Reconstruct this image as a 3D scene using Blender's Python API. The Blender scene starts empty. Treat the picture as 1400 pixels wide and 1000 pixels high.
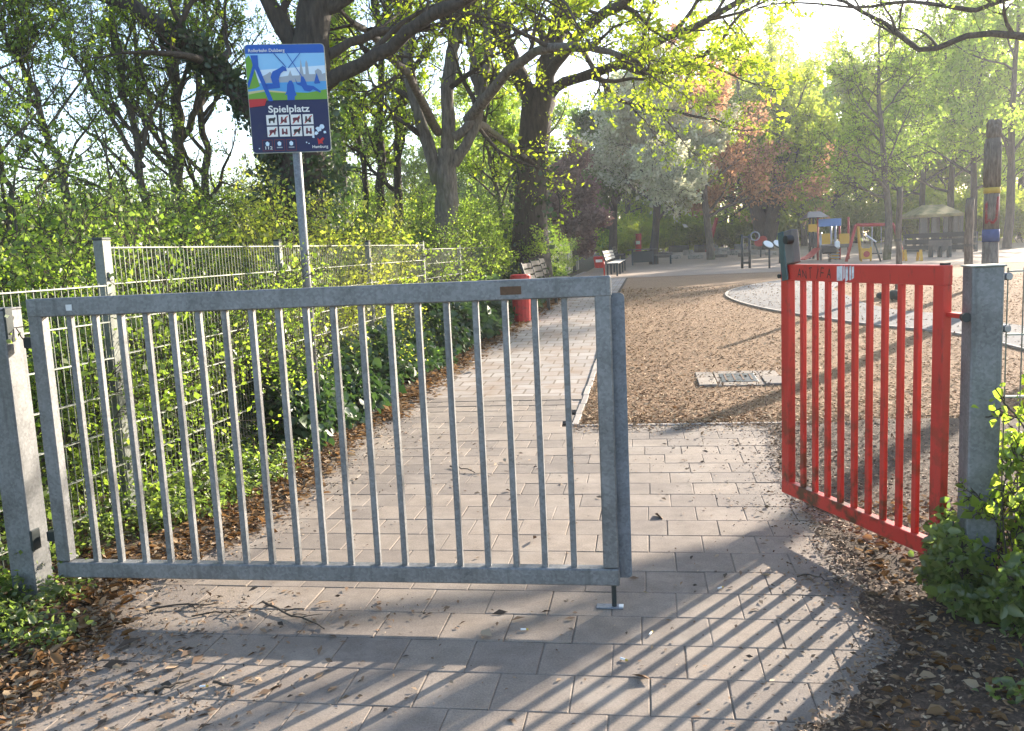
import bpy, math, random
import numpy as np
from mathutils import Vector, Matrix, noise as mnoise

# ------------------------------------------------------------------ camera, sky, sun, exposure
SC = bpy.context.scene
COL = SC.collection
F_PX, PITCH, ROLL, YAW, CAM_H = 1185.84, 0.1330, -0.0461, 0.1595, 1.6
cy, sy, cp, sp = math.cos(YAW), math.sin(YAW), math.cos(PITCH), math.sin(PITCH)
FW = Vector((-sy*cp, cy*cp, -sp)); RT0 = Vector((cy, sy, 0)); UP0 = RT0.cross(FW)
RT = RT0*math.cos(ROLL) + UP0*math.sin(ROLL); UP = UP0*math.cos(ROLL) - RT0*math.sin(ROLL)
CAM = Vector((0, 0, CAM_H))
cd = bpy.data.cameras.new('camera'); co = bpy.data.objects.new('camera', cd); COL.objects.link(co)
cd.sensor_width = 36; cd.lens = F_PX/1400*36; cd.clip_start = 0.05; cd.clip_end = 2000
co.matrix_world = Matrix(((RT.x, UP.x, -FW.x, 0), (RT.y, UP.y, -FW.y, 0), (RT.z, UP.z, -FW.z, CAM_H), (0, 0, 0, 1)))
SC.camera = co

SUN_AZ, SUN_EL = math.radians(33.8), math.radians(18.6)      # azimuth from +Y towards +X
w = bpy.data.worlds.new('World'); SC.world = w; w.use_nodes = True
nt = w.node_tree; bgn = nt.nodes['Background']
sky = nt.nodes.new('ShaderNodeTexSky'); sky.sky_type = 'NISHITA'; sky.sun_disc = False
sky.sun_elevation = SUN_EL; sky.sun_rotation = SUN_AZ; sky.air_density = 0.9; sky.dust_density = 1.0; sky.ozone_density = 1.0
nt.links.new(sky.outputs[0], bgn.inputs[0]); bgn.inputs[1].default_value = 0.14
sl = bpy.data.lights.new('sun', 'SUN'); sl.energy = 5.0; sl.angle = math.radians(0.55); sl.color = (1.0, 0.88, 0.74)
so = bpy.data.objects.new('sun', sl); COL.objects.link(so)
so.rotation_euler = Vector((math.sin(SUN_AZ)*math.cos(SUN_EL), math.cos(SUN_AZ)*math.cos(SUN_EL), math.sin(SUN_EL))).to_track_quat('Z', 'Y').to_euler()
SC.view_settings.view_transform = 'Standard'; SC.view_settings.look = 'None'
SC.view_settings.exposure = 1.76; SC.view_settings.gamma = 1
HAZE = 0.0010
SC.render.engine = 'CYCLES'
cyc = SC.cycles
cyc.max_bounces = 8; cyc.diffuse_bounces = 6; cyc.glossy_bounces = 2; cyc.transmission_bounces = 4; cyc.volume_bounces = 0
cyc.use_denoising = True; cyc.caustics_reflective = False; cyc.caustics_refractive = False

# ------------------------------------------------------------------ helpers
def zt(y):                                   # the ground rises gently towards the playground
    t = min(1.0, max(0.0, (y-8)/12)); u = min(1.0, max(0.0, (y-38)/24)); return 0.5*t*t*(3-2*t)+0.3*u*u*(3-2*u)
def zt_np(y):
    t = np.clip((y-8)/12, 0, 1); u = np.clip((y-38)/24, 0, 1); return 0.5*t*t*(3-2*t)+0.3*u*u*(3-2*u)
def ray(px, py): return FW + RT*((px-700)/F_PX) - UP*((py-500)/F_PX)
def at(px, py, Y):
    d = ray(px, py); return CAM + d*(Y/d.y)
def gnd(px, py):
    d = ray(px, py); z = 0.0
    for _ in range(60):
        p = CAM + d*((z-CAM_H)/d.z); z = 0.5*z + 0.5*zt(p.y)
    return CAM + d*((z-CAM_H)/d.z)
def R(a): return math.radians(a)

class MB:
    """collects shapes for one mesh"""
    def __init__(s): s.v = []; s.f = []
    def add(s, v, f):
        o = len(s.v); s.v.extend([tuple(x) for x in v]); s.f.extend([tuple(i+o for i in q) for q in f]); return s
    def box(s, c, size, rz=0.0, rx=0.0, ry=0.0, bev=0.0, M=None):
        hx, hy, hz = size[0]/2, size[1]/2, size[2]/2
        m = M if M is not None else Matrix.Rotation(rz, 3, 'Z') @ Matrix.Rotation(ry, 3, 'Y') @ Matrix.Rotation(rx, 3, 'X')
        c = Vector(c)
        if bev <= 0:
            vs = [(a*hx, b*hy, d*hz) for d in (-1, 1) for a, b in ((-1, -1), (1, -1), (1, 1), (-1, 1))]
            fs = [(3, 2, 1, 0), (4, 5, 6, 7), (0, 1, 5, 4), (1, 2, 6, 5), (2, 3, 7, 6), (3, 0, 4, 7)]
        else:
            b = min(bev, hx*.9, hy*.9, hz*.9); vs = []; idx = {}
            for sx in (-1, 1):
                for sy_ in (-1, 1):
                    for sz in (-1, 1):
                        for k in range(3):
                            p = [sx*hx, sy_*hy, sz*hz]
                            for q in range(3):
                                if q != k: p[q] -= (sx, sy_, sz)[q]*b
                            idx[(sx, sy_, sz, k)] = len(vs); vs.append(tuple(p))
            fs = []
            for k in range(3):
                i, j = [q for q in range(3) if q != k]
                for sgn in (-1, 1):
                    q4 = []
                    for a, bb in ((-1, -1), (1, -1), (1, 1), (-1, 1)):
                        t = [0, 0, 0]; t[k] = sgn; t[i] = a; t[j] = bb; q4.append(idx[(t[0], t[1], t[2], k)])
                    fs.append(tuple(q4))
            for k in range(3):                      # edges along axis k
                i, j = [q for q in range(3) if q != k]
                for a in (-1, 1):
                    for bb in (-1, 1):
                        t0 = [0, 0, 0]; t0[k] = -1; t0[i] = a; t0[j] = bb; t1 = list(t0); t1[k] = 1
                        fs.append((idx[(*t0, i)], idx[(*t1, i)], idx[(*t1, j)], idx[(*t0, j)]))
            for sx in (-1, 1):
                for sy_ in (-1, 1):
                    for sz in (-1, 1): fs.append((idx[(sx, sy_, sz, 0)], idx[(sx, sy_, sz, 1)], idx[(sx, sy_, sz, 2)]))
        return s.add([c + m @ Vector(p) for p in vs], fs)
    def bar(s, a, b, wx, wy, bev=0.0, roll=0.0, upv=(0, 0, 1)):
        a, b = Vector(a), Vector(b); d = b-a; L = d.length; z = d/L
        x = Vector(upv).cross(z)
        if x.length < 1e-4: x = Vector((1, 0, 0))
        x.normalize(); y = z.cross(x)
        m = Matrix((x, y, z)).transposed() @ Matrix.Rotation(roll, 3, 'Z')
        return s.box((a+b)/2, (wx, wy, L), bev=bev, M=m)
    def tube(s, pts, rad, k=8, cap=True):
        pts = [Vector(p) for p in pts]; n = len(pts); rad = [rad]*n if isinstance(rad, (int, float)) else rad
        o = len(s.v); x = None
        for i, p in enumerate(pts):
            t = (pts[min(i+1, n-1)]-pts[max(i-1, 0)]).normalized()
            if x is None:
                x = t.cross(Vector((0, 0, 1)))
                if x.length < 1e-3: x = Vector((1, 0, 0))
            x = (x - t*x.dot(t)).normalized(); y = t.cross(x)
            for j in range(k):
                a = 2*math.pi*j/k; s.v.append(tuple(p + (x*math.cos(a)+y*math.sin(a))*rad[i]))
        for i in range(n-1):
            for j in range(k):
                s.f.append((o+i*k+j, o+i*k+(j+1) % k, o+(i+1)*k+(j+1) % k, o+(i+1)*k+j))
        if cap:
            s.f.append(tuple(o+j for j in reversed(range(k)))); s.f.append(tuple(o+(n-1)*k+j for j in range(k)))
        return s
    def disc(s, c, nrm, r, th, k=20):
        n = Vector(nrm).normalized(); c = Vector(c); return s.tube([c-n*th/2, c+n*th/2], r, k)
    def poly(s, pts): return s.add(pts, [tuple(range(len(pts)))])
    def build(s, name, mat, parent=None, smooth=False):
        me = bpy.data.meshes.new(name); me.from_pydata(s.v, [], s.f); me.update()
        return link(name, me, mat, parent, smooth)

def link(name, me, mat, parent=None, smooth=False):
    if mat is not None and len(me.materials) == 0: me.materials.append(mat)
    if smooth: me.polygons.foreach_set('use_smooth', [True]*len(me.polygons))
    o = bpy.data.objects.new(name, me); COL.objects.link(o)
    if parent is not None:
        o.parent = parent
        if parent.type == 'EMPTY' or True: o.matrix_parent_inverse = parent_inv(parent)
    return o
def parent_inv(p):
    m = Matrix.LocRotScale(p.location, p.rotation_euler, p.scale)
    q = p.parent
    if q is not None:
        mq = Matrix.LocRotScale(q.location, q.rotation_euler, q.scale); m = mq @ p.matrix_parent_inverse @ m
    return m.inverted()
def tag(o, label=None, cat=None, group=None, kind=None):
    if label: o['label'] = label
    if cat: o['category'] = cat
    if group: o['group'] = group
    if kind: o['kind'] = kind
    return o
def thing(name, label, cat, loc=(0, 0, 0), group=None):
    o = bpy.data.objects.new(name, None); o.location = loc; o.empty_display_size = .1; COL.objects.link(o)
    return tag(o, label, cat, group)
def copy_thing(root, loc, rz=0.0, sc=1.0, label=None):
    r = root.copy(); COL.objects.link(r); r.location = loc; r.rotation_euler = (0, 0, rz)
    r.scale = (sc, sc, sc) if isinstance(sc, (int, float)) else sc
    if label: r['label'] = label
    for ch in root.children:
        c = ch.copy(); COL.objects.link(c); c.parent = r
        for g in ch.children:
            d = g.copy(); COL.objects.link(d); d.parent = c
    return r

def np_mesh(name, V, Fq):
    """V (n,3), Fq (m,k) equal-sized faces -> mesh, quickly"""
    me = bpy.data.meshes.new(name); n, m, k = len(V), len(Fq), Fq.shape[1]
    me.vertices.add(n); me.vertices.foreach_set('co', np.ascontiguousarray(V, dtype=np.float32).ravel())
    me.loops.add(m*k); me.loops.foreach_set('vertex_index', np.ascontiguousarray(Fq, dtype=np.int32).ravel())
    me.polygons.add(m); me.polygons.foreach_set('loop_start', np.arange(0, m*k, k, dtype=np.int32))
    me.update(calc_edges=True); return me

def leaf_mesh(name, P, size, rng, aspect=0.6, up=0.0, fold=0.12, axis=None, two=False, flat=0.0):
    """leaf faces at the points P: 'up' turns the faces skywards, 'flat' lays the leaf's length level, axis: preferred length direction"""
    P = np.asarray(P, dtype=np.float64); n = len(P)
    a = rng.normal(size=(n, 3))
    if axis is not None: a = a*0.8 + np.asarray(axis)*1.2
    a[:, 2] *= (1-flat); a /= np.linalg.norm(a, axis=1, keepdims=True)+1e-9
    nr = rng.normal(size=(n, 3)); nr[:, 2] += up
    nr -= a*(nr*a).sum(1, keepdims=True); nr /= np.linalg.norm(nr, axis=1, keepdims=True)+1e-9
    b = np.cross(nr, a); L = (np.asarray(size)*np.clip(rng.lognormal(-.03, .34, n), .4, 2.0))[:, None]; W = L*aspect*.5
    if not two:
        V = np.stack([P, P+a*L*.5+b*W+nr*L*fold, P+a*L, P+a*L*.5-b*W+nr*L*fold], 1).reshape(-1, 3)
        return np_mesh(name, V, np.arange(4*n).reshape(n, 4))
    V = np.stack([P, P+a*L*.28+b*W+nr*L*fold, P+a*L*.68+b*W*.75+nr*L*fold, P+a*L - nr*L*.08, P+a*L*.68-b*W*.75+nr*L*fold, P+a*L*.28-b*W+nr*L*fold], 1).reshape(-1, 3)
    i = np.arange(n)[:, None]*6
    return np_mesh(name, V, np.concatenate([i+np.array([[0, 1, 2, 3]]), i+np.array([[0, 3, 4, 5]])], 0))

# ------------------------------------------------------------------ materials
MATS = {}
def nodes(name):
    m = bpy.data.materials.new(name); m.use_nodes = True; t = m.node_tree; MATS[name] = m
    b = t.nodes['Principled BSDF']; return m, t, b
def N(t, kind, **kw):
    n = t.nodes.new(kind)
    for k, v in kw.items():
        if k in n.inputs: n.inputs[k].default_value = v
        else: setattr(n, k, v)
    return n
def ramp(t, fac, stops):
    r = t.nodes.new('ShaderNodeValToRGB'); e = r.color_ramp.elements
    while len(e) < len(stops): e.new(.5)
    for el, (p, c) in zip(e, stops): el.position = p; el.color = (*c, 1)
    t.links.new(fac, r.inputs[0]); return r.outputs[0]
def tc(t, scale=(1, 1, 1), obj=True):
    c = t.nodes.new('ShaderNodeTexCoord'); mp = t.nodes.new('ShaderNodeMapping'); mp.inputs['Scale'].default_value = scale
    t.links.new(c.outputs['Object' if obj else 'Generated'], mp.inputs[0]); return mp.outputs[0]
def wpos(t, scale=(1, 1, 1)):
    g = t.nodes.new('ShaderNodeNewGeometry'); mp = t.nodes.new('ShaderNodeMapping'); mp.inputs['Scale'].default_value = scale
    t.links.new(g.outputs['Position'], mp.inputs[0]); return mp.outputs[0]
def mixc(t, fac, a, b, mode='MIX'):
    m = t.nodes.new('ShaderNodeMix'); m.data_type = 'RGBA'; m.blend_type = mode
    for s, v in ((0, fac), (6, a), (7, b)):
        if isinstance(v, (int, float)): m.inputs[s].default_value = v
        elif isinstance(v, tuple): m.inputs[s].default_value = (*v, 1)
        else: t.links.new(v, m.inputs[s])
    return m.outputs[2]
def noi(t, vec, scale, detail=4, rough=.55):
    n = N(t, 'ShaderNodeTexNoise', Scale=scale, Detail=detail, Roughness=rough); t.links.new(vec, n.inputs['Vector']); return n.outputs[0]
def bump(t, b, h, strength, dist=.01):
    n = N(t, 'ShaderNodeBump', Strength=strength, Distance=dist); t.links.new(h, n.inputs['Height']); t.links.new(n.outputs[0], b.inputs['Normal'])
def simple(name, col, rough=.6, metal=0.0, var=.25, scale=8, dirt=None, dscale=3, bmp=.0):
    m, t, b = nodes(name); v = wpos(t)
    n = noi(t, v, scale)
    c = mixc(t, n, tuple(x*(1-var) for x in col), tuple(min(1, x*(1+var)) for x in col))
    if dirt:
        d = noi(t, v, dscale, 6, .65); r = ramp(t, d, [(.5, (0, 0, 0)), (.68, (1, 1, 1))]); c = mixc(t, r, c, dirt)
    t.links.new(c, b.inputs['Base Color']); b.inputs['Roughness'].default_value = rough; b.inputs['Metallic'].default_value = metal
    if bmp: bump(t, b, noi(t, v, scale*6), bmp, .004)
    return m
def leafmat(name, cols, trans=.5, tcol=None, gloss=0.0, tmul=3.0, rough=.4):
    """cols: 2-3 colours picked per leaf; light shines through the leaves"""
    m, t, b = nodes(name); t.nodes.remove(b); out = t.nodes['Material Output']
    g = t.nodes.new('ShaderNodeNewGeometry')
    c = ramp(t, g.outputs['Random Per Island'], [(i/max(1, len(cols)-1), x) for i, x in enumerate(cols)])
    big = noi(t, wpos(t), .9, 2); c = mixc(t, ramp(t, big, [(.35, (.72, .72, .72)), (.65, (1, 1, 1))]), (0, 0, 0), c)
    d = N(t, 'ShaderNodeBsdfDiffuse'); t.links.new(c, d.inputs[0])
    tr = N(t, 'ShaderNodeBsdfTranslucent')
    tcn = mixc(t, 1.0, c, tcol or (tmul*.86, tmul*.97, tmul*.6), 'MULTIPLY'); t.links.new(tcn, tr.inputs[0])
    mx = N(t, 'ShaderNodeMixShader', Fac=trans); t.links.new(d.outputs[0], mx.inputs[1]); t.links.new(tr.outputs[0], mx.inputs[2])
    o = mx.outputs[0]
    if gloss > 0:
        gl = N(t, 'ShaderNodeBsdfGlossy', Roughness=rough); gl.inputs[0].default_value = (.9, .9, .9, 1)
        m2 = N(t, 'ShaderNodeMixShader', Fac=gloss); t.links.new(o, m2.inputs[1]); t.links.new(gl.outputs[0], m2.inputs[2]); o = m2.outputs[0]
    t.links.new(o, out.inputs[0]); return m
def barkmat(name, c1, c2, moss=None, sc=6.0):
    m, t, b = nodes(name); v = wpos(t, (sc, sc, sc*.22))
    n = noi(t, v, 3, 8, .65); c = ramp(t, n, [(.32, c1), (.68, c2)])
    if moss:
        k = noi(t, wpos(t), .9, 5, .6); c = mixc(t, ramp(t, k, [(.5, (0, 0, 0)), (.66, (.8, .8, .8))]), c, moss)
    t.links.new(c, b.inputs['Base Color']); b.inputs['Roughness'].default_value = .9; bump(t, b, n, .9, .04); return m
def islandmat(name, cols, rough=.85, trans=0.0):
    m, t, b = nodes(name); g = t.nodes.new('ShaderNodeNewGeometry')
    c = ramp(t, g.outputs['Random Per Island'], [(i/max(1, len(cols)-1), x) for i, x in enumerate(cols)])
    t.links.new(c, b.inputs['Base Color']); b.inputs['Roughness'].default_value = rough; return m

def galv(name, c1, c2):
    m, t, b = nodes(name); v = wpos(t)
    vo = N(t, 'ShaderNodeTexVoronoi', Scale=95.0); t.links.new(v, vo.inputs['Vector'])
    sv = N(t, 'ShaderNodeSeparateColor'); t.links.new(vo.outputs['Color'], sv.inputs[0])
    big = noi(t, v, 7, 6, .65)
    md = N(t, 'ShaderNodeMath', operation='MULTIPLY_ADD'); t.links.new(sv.outputs[0], md.inputs[0]); md.inputs[1].default_value = .27
    t.links.new(big, md.inputs[2])
    c = ramp(t, md.outputs[0], [(.28, c1), (.85, c2)])
    st = noi(t, wpos(t, (14, 14, .9)), 1.6, 5, .6)                       # run-off streaks
    c = mixc(t, ramp(t, st, [(.56, (0, 0, 0)), (.75, (.65, .65, .65))]), c, (.10, .10, .095))
    ru = noi(t, v, 13, 6, .7); c = mixc(t, ramp(t, ru, [(.68, (0, 0, 0)), (.78, (.55, .55, .55))]), c, (.12, .07, .035))
    t.links.new(c, b.inputs['Base Color']); b.inputs['Metallic'].default_value = .45
    rr = N(t, 'ShaderNodeMapRange'); t.links.new(big, rr.inputs[0]); rr.inputs[3].default_value = .42; rr.inputs[4].default_value = .68
    t.links.new(rr.outputs[0], b.inputs['Roughness']); bump(t, b, big, .15, .004); return m

galv('galvanised', (.115, .118, .118), (.27, .273, .272))
galv('galvanised_dark', (.10, .115, .135), (.24, .26, .29))
galv('galvanised_wire', (.24, .26, .22), (.40, .41, .36))
galv('thin_wire', (.11, .125, .10), (.22, .23, .19))
galv('fence_post', (.11, .12, .105), (.22, .23, .205))
def redpaint():
    m, t, b = nodes('red_paint'); v = wpos(t)
    n = noi(t, v, 5, 5); c = mixc(t, n, (.48, .022, .016), (.65, .045, .03))
    sc = noi(t, wpos(t, (1, 1, .3)), 24, 7, .7); c = mixc(t, ramp(t, sc, [(.57, (0, 0, 0)), (.70, (.8, .8, .8))]), c, (.16, .03, .02))
    gm = noi(t, v, 9, 5, .6); zz = N(t, 'ShaderNodeSeparateXYZ'); t.links.new(v, zz.inputs[0])
    lo = N(t, 'ShaderNodeMapRange'); t.links.new(zz.outputs[2], lo.inputs[0]); lo.inputs[1].default_value = 1.1; lo.inputs[2].default_value = .1
    mu = N(t, 'ShaderNodeMath', operation='MULTIPLY'); t.links.new(lo.outputs[0], mu.inputs[0]); t.links.new(ramp(t, gm, [(.48, (0, 0, 0)), (.62, (1, 1, 1))]), mu.inputs[1])
    c = mixc(t, mu.outputs[0], c, (.055, .035, .012))                     # algae and scuffs on the lower part
    t.links.new(c, b.inputs['Base Color']); b.inputs['Roughness'].default_value = .42; bump(t, b, sc, .12, .003)
redpaint()
def concrete(name, c1, c2, objrand=True):
    m, t, b = nodes(name); v = wpos(t)
    fine = noi(t, v, 130, 5, .75); mid = noi(t, v, 9, 6, .65); bigv = noi(t, v, 1.1, 4, .6)
    c = ramp(t, mid, [(.25, c1), (.75, c2)])
    c = mixc(t, .75, c, ramp(t, fine, [(.3, (.45, .44, .42)), (.7, (1.2, 1.18, 1.15))]), 'MULTIPLY')
    if objrand:
        oi = N(t, 'ShaderNodeObjectInfo'); g = t.nodes.new('ShaderNodeNewGeometry')
        ad = N(t, 'ShaderNodeMath', operation='ADD'); t.links.new(oi.outputs['Random'], ad.inputs[0]); t.links.new(g.outputs['Random Per Island'], ad.inputs[1])
        fr = N(t, 'ShaderNodeMath', operation='FRACT'); t.links.new(ad.outputs[0], fr.inputs[0])
        c = mixc(t, .8, c, ramp(t, fr.outputs[0], [(0, (.70, .69, .70)), (.5, (.95, .93, .9)), (1, (1.18, 1.13, 1.06))]), 'MULTIPLY')
    c = mixc(t, ramp(t, bigv, [(.5, (0, 0, 0)), (.72, (.55, .55, .55))]), c, (.12, .10, .085))
    du = noi(t, v, 2.3, 7, .7); c = mixc(t, ramp(t, du, [(.52, (0, 0, 0)), (.7, (.6, .6, .6))]), c, (.33, .285, .235))      # drifts of dust
    sp = noi(t, v, 62, 3, .5); c = mixc(t, ramp(t, sp, [(.70, (0, 0, 0)), (.75, (.7, .7, .7))]), c, (.08, .062, .05))          # specks of dirt
    t.links.new(c, b.inputs['Base Color']); b.inputs['Roughness'].default_value = .9; bump(t, b, fine, .5, .003); return m
concrete('paver', (.215, .18, .148), (.325, .278, .235))
concrete('kerbstone', (.36, .33, .30), (.5, .46, .42))
def groundmat(name, stops, s1=40, s2=1.5, dark=(.05, .035, .025), dk=.4, bs=.6, bd=.03):
    m, t, b = nodes(name); v = wpos(t)
    a = noi(t, v, s1, 8, .75); c = ramp(t, a, stops)
    k = noi(t, v, s2, 6, .65); c = mixc(t, ramp(t, k, [(.45, (0, 0, 0)), (.7, (dk, dk, dk))]), c, dark)
    t.links.new(c, b.inputs['Base Color']); b.inputs['Roughness'].default_value = .95; bump(t, b, a, bs, bd); return m
groundmat('forest_floor', [(.3, (.035, .028, .016)), (.5, (.085, .06, .035)), (.7, (.17, .12, .07))], 25, .7, (.05, .07, .02), .7)
groundmat('mulch', [(.28, (.10, .05, .02)), (.5, (.26, .15, .07)), (.72, (.43, .28, .145))], 55, 1.2, (.16, .085, .038), .4)
groundmat('pale_dirt', [(.3, (.22, .15, .10)), (.5, (.32, .235, .165)), (.7, (.43, .33, .245))], 30, .5, (.2, .15, .105), .5, .3, .015)
groundmat('soil', [(.3, (.035, .022, .013)), (.52, (.088, .056, .034)), (.72, (.20, .135, .085))], 70, 4, (.045, .03, .018), .6)
groundmat('joint_sand', [(.3, (.125, .10, .078)), (.7, (.26, .215, .17))], 80, 3, (.08, .06, .04), .5, .4, .005)
groundmat('asphalt_grey', [(.3, (.10, .10, .10)), (.7, (.165, .16, .158))], 120, 1.1, (.2, .17, .14), .5, .3, .004)
def farpavers():
    m, t, b = nodes('far_pavers'); v = wpos(t)
    br = N(t, 'ShaderNodeTexBrick', Scale=1.0); br.inputs['Color1'].default_value = (.30, .265, .235, 1); br.inputs['Color2'].default_value = (.40, .355, .315, 1)
    br.inputs['Mortar'].default_value = (.16, .125, .09, 1); br.inputs['Mortar Size'].default_value = .012; br.inputs['Brick Width'].default_value = .28; br.inputs['Row Height'].default_value = .268
    t.links.new(v, br.inputs['Vector']); k = noi(t, v, 2.0, 6, .65)
    c = mixc(t, ramp(t, k, [(.42, (0, 0, 0)), (.7, (.8, .8, .8))]), br.outputs['Color'], (.23, .15, .09))
    t.links.new(c, b.inputs['Base Color']); b.inputs['Roughness'].default_value = .92; bump(t, b, noi(t, v, 90), .4, .006)
farpavers()
barkmat('bark', (.045, .036, .028), (.19, .155, .12), (.10, .115, .04))
barkmat('bark_grey', (.07, .062, .054), (.26, .225, .19), (.13, .14, .06))
barkmat('bark_dark', (.022, .018, .014), (.085, .068, .052))
barkmat('bark_twig', (.035, .026, .02), (.11, .085, .06))
barkmat('old_wood', (.10, .075, .055), (.30, .25, .20), None, 8)
leafmat('leaf_spring', [(.13, .19, .022), (.18, .235, .03), (.24, .275, .045)], 0.62, None, .05, 3.0, .45)
leafmat('leaf_lime', [(.20, .25, .018), (.26, .295, .025), (.31, .32, .03)], 0.62)
leafmat('leaf_shrub', [(.10, .15, .022), (.15, .20, .032), (.21, .245, .05)], 0.6, None, .05, 3.0, .45)
leafmat('leaf_yellow_shrub', [(.20, .22, .03), (.26, .265, .04), (.31, .295, .055)], 0.58, None, .05, 3.0, .45)
leafmat('leaf_deep', [(.065, .11, .028), (.095, .145, .038), (.135, .185, .05)], 0.52)
leafmat('leaf_wood', [(.16, .22, .035), (.21, .265, .05), (.27, .30, .07)], 0.62)
leafmat('leaf_yellowgreen', [(.21, .245, .035), (.27, .285, .045), (.32, .315, .06)], 0.62)
leafmat('leaf_purple', [(.14, .09, .08), (.20, .135, .12), (.27, .19, .165)], 0.5, (1.8, 1.4, 1.25))
leafmat('leaf_copper', [(.32, .20, .125), (.40, .26, .165), (.46, .33, .22)], 0.58, (1.9, 1.5, 1.2))
leafmat('blossom', [(.45, .48, .28), (.62, .62, .45), (.75, .73, .6)], .5, (1.25, 1.22, 1.05))
leafmat('leaf_ivy', [(.03, .065, .022), (.05, .095, .032), (.08, .13, .045)], .3, None, .06, 1.8, .5)
leafmat('leaf_weed', [(.085, .125, .03), (.13, .17, .045), (.19, .22, .065)], 0.58, None, .05, 2.6, .45)
leafmat('leaf_grass', [(.07, .12, .02), (.11, .16, .03), (.17, .2, .05)], .45)
leafmat('dead_leaf', [(.11, .055, .022), (.22, .125, .055), (.34, .22, .12), (.46, .36, .24)], .3, (1.2, 1.0, .7))
islandmat('chips', [(.085, .042, .018), (.19, .10, .042), (.30, .175, .078), (.40, .255, .125), (.52, .38, .22)])
islandmat('debris', [(.03, .022, .015), (.10, .065, .04), (.22, .13, .07), (.12, .07, .038), (.28, .18, .10), (.42, .32, .21)])
simple('sign_blue', (.002, .095, .45), .6, 0, .06); simple('sign_navy', (.003, .012, .075), .62, 0, .1, 5, (.012, .022, .07), 9)
simple('white', (.78, .78, .76), .5, 0, .05); simple('black', (.012, .012, .013), .5, 0, .2)
simple('print_sky', (.26, .56, .85), .6, 0, .05); simple('print_pale', (.62, .76, .88), .35, 0, .05); simple('print_grey', (.33, .37, .42), .35, 0, .05)
simple('print_water', (.08, .34, .68), .6, 0, .05); simple('print_green', (.15, .36, .03), .6, 0, .1); simple('print_sand', (.55, .5, .22), .35, 0, .1)
simple('print_red', (.50, .02, .025), .6, 0, .05); simple('print_maroon', (.13, .012, .03), .4, 0, .1)
simple('bin_red', (.50, .02, .018), .4, 0, .12, 6, (.2, .02, .015), 12); simple('steel', (.35, .36, .38), .35, .8, .1)
simple('dark_metal', (.035, .045, .045), .45, .3, .3); simple('green_metal', (.07, .11, .11), .45, .4, .35, 20)
simple('bench_wood', (.10, .088, .07), .8, 0, .3, 14, (.14, .115, .09), 9, .4); simple('bench_pale', (.62, .54, .44), .7, 0, .2, 14)
simple('yellow', (.62, .33, .02), .5, 0, .12); simple('play_blue', (.10, .22, .48), .5, 0, .1); simple('play_red', (.42, .035, .025), .5, 0, .15); simple('play_green', (.06, .22, .10), .5)
simple('rock', (.30, .27, .23), .9, 0, .45, 3, (.07, .075, .05), 5, .5); simple('rock_dark', (.045, .05, .04), .9, 0, .4, 6, None, 3, .5)
simple('thatch', (.33, .26, .12), .95, 0, .35, 7, (.12, .14, .05), 2); simple('grey_wood', (.16, .14, .12), .9, 0, .35, 9)
simple('totem_red', (.33, .05, .05), .8, 0, .4, 16, (.2, .16, .12), 14); simple('totem_yellow', (.48, .33, .06), .8, 0, .3, 16); simple('totem_blue', (.05, .08, .20), .8, 0, .3, 16)
simple('rust', (.12, .065, .035), .9, 0, .5, 60); simple('sticker', (.7, .7, .68), .6, 0, .2, 30, (.35, .3, .28), 20)
M = MATS

# ------------------------------------------------------------------ ground, paving
def sheet(name, mat, xs, ys, zoff, jitter=0.0, parent=None, seed=1):
    rg = random.Random(seed); v = []; f = []; nx = len(xs)
    for y in ys:
        for x in xs: v.append((x, y, zt(y)+zoff+rg.uniform(-jitter, jitter)))
    for j in range(len(ys)-1):
        for i in range(nx-1): f.append((j*nx+i, j*nx+i+1, (j+1)*nx+i+1, (j+1)*nx+i))
    return MB().add(v, f).build(name, mat, parent, True)
YS = [-40, -10, 0] + [i*.5 for i in range(1, 60)] + [30, 34, 38, 42, 46, 50, 54, 58, 62, 80, 100, 140, 220, 320]
tag(sheet('ground', M['forest_floor'], [-300, -100, -40, -20, -10, -5, 0, 5, 10, 20, 40, 100, 300], YS, -.035), kind='structure')
PAV_Y1 = 7.62
def in_paving(x, y):
    if y < PAV_Y1: return -3.02 < x < 1.32
    return -2.78 < x < -.72
base = MB()
base.poly([(-3.05, .3, -.0048), (1.35, .3, -.0048), (1.35, PAV_Y1, -.0048), (-3.05, PAV_Y1, -.0048)])
paving = tag(base.build('paving', M['joint_sand']), kind='structure')
ysp = [PAV_Y1+i*.5 for i in range(0, 30)] + [24, 28, 34, 38]
ptop = sheet('path', M['far_pavers'], [-2.78, -1.75, -.72], [y for y in ysp if y >= 8.6], -.009); tag(ptop, kind='structure')
tag(sheet('playground_floor', M['mulch'], [-.66, 2, 5, 9, 14, 20, 28], [PAV_Y1+.05+i*.5 for i in range(0, 30)] + [23.5, 25, 27, 29, 31], -.012), kind='structure')
tag(sheet('playground_far_floor', M['pale_dirt'], [-2.6, -.7, 4, 9, 16, 26, 40, 60], [29, 31, 33, 35, 38, 42, 46, 50, 54, 58, 62, 70, 78], -.002), kind='structure')
rg = random.Random(7)
SX, SY = .281, .2675
def paver_mesh(i):
    r = random.Random(i); g = .0036; m = MB(); hx, hy = SX/2-g/2, SY/2-g/2; b = .003; pts = []
    ring = lambda e, z: [(sx*(hx-e)+r.uniform(-.002, .002), sy_*(hy-e)+r.uniform(-.002, .002), z) for sx, sy_ in ((-1, -1), (1, -1), (1, 1), (-1, 1))]
    v = ring(0, -.03)+ring(0, -.0025)+ring(b, 0)
    f = [(8, 9, 10, 11)]
    for k in (0, 4):
        for j in range(4): f.append((k+j, k+(j+1) % 4, k+4+(j+1) % 4, k+4+j))
    return v, f
PM = []
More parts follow.
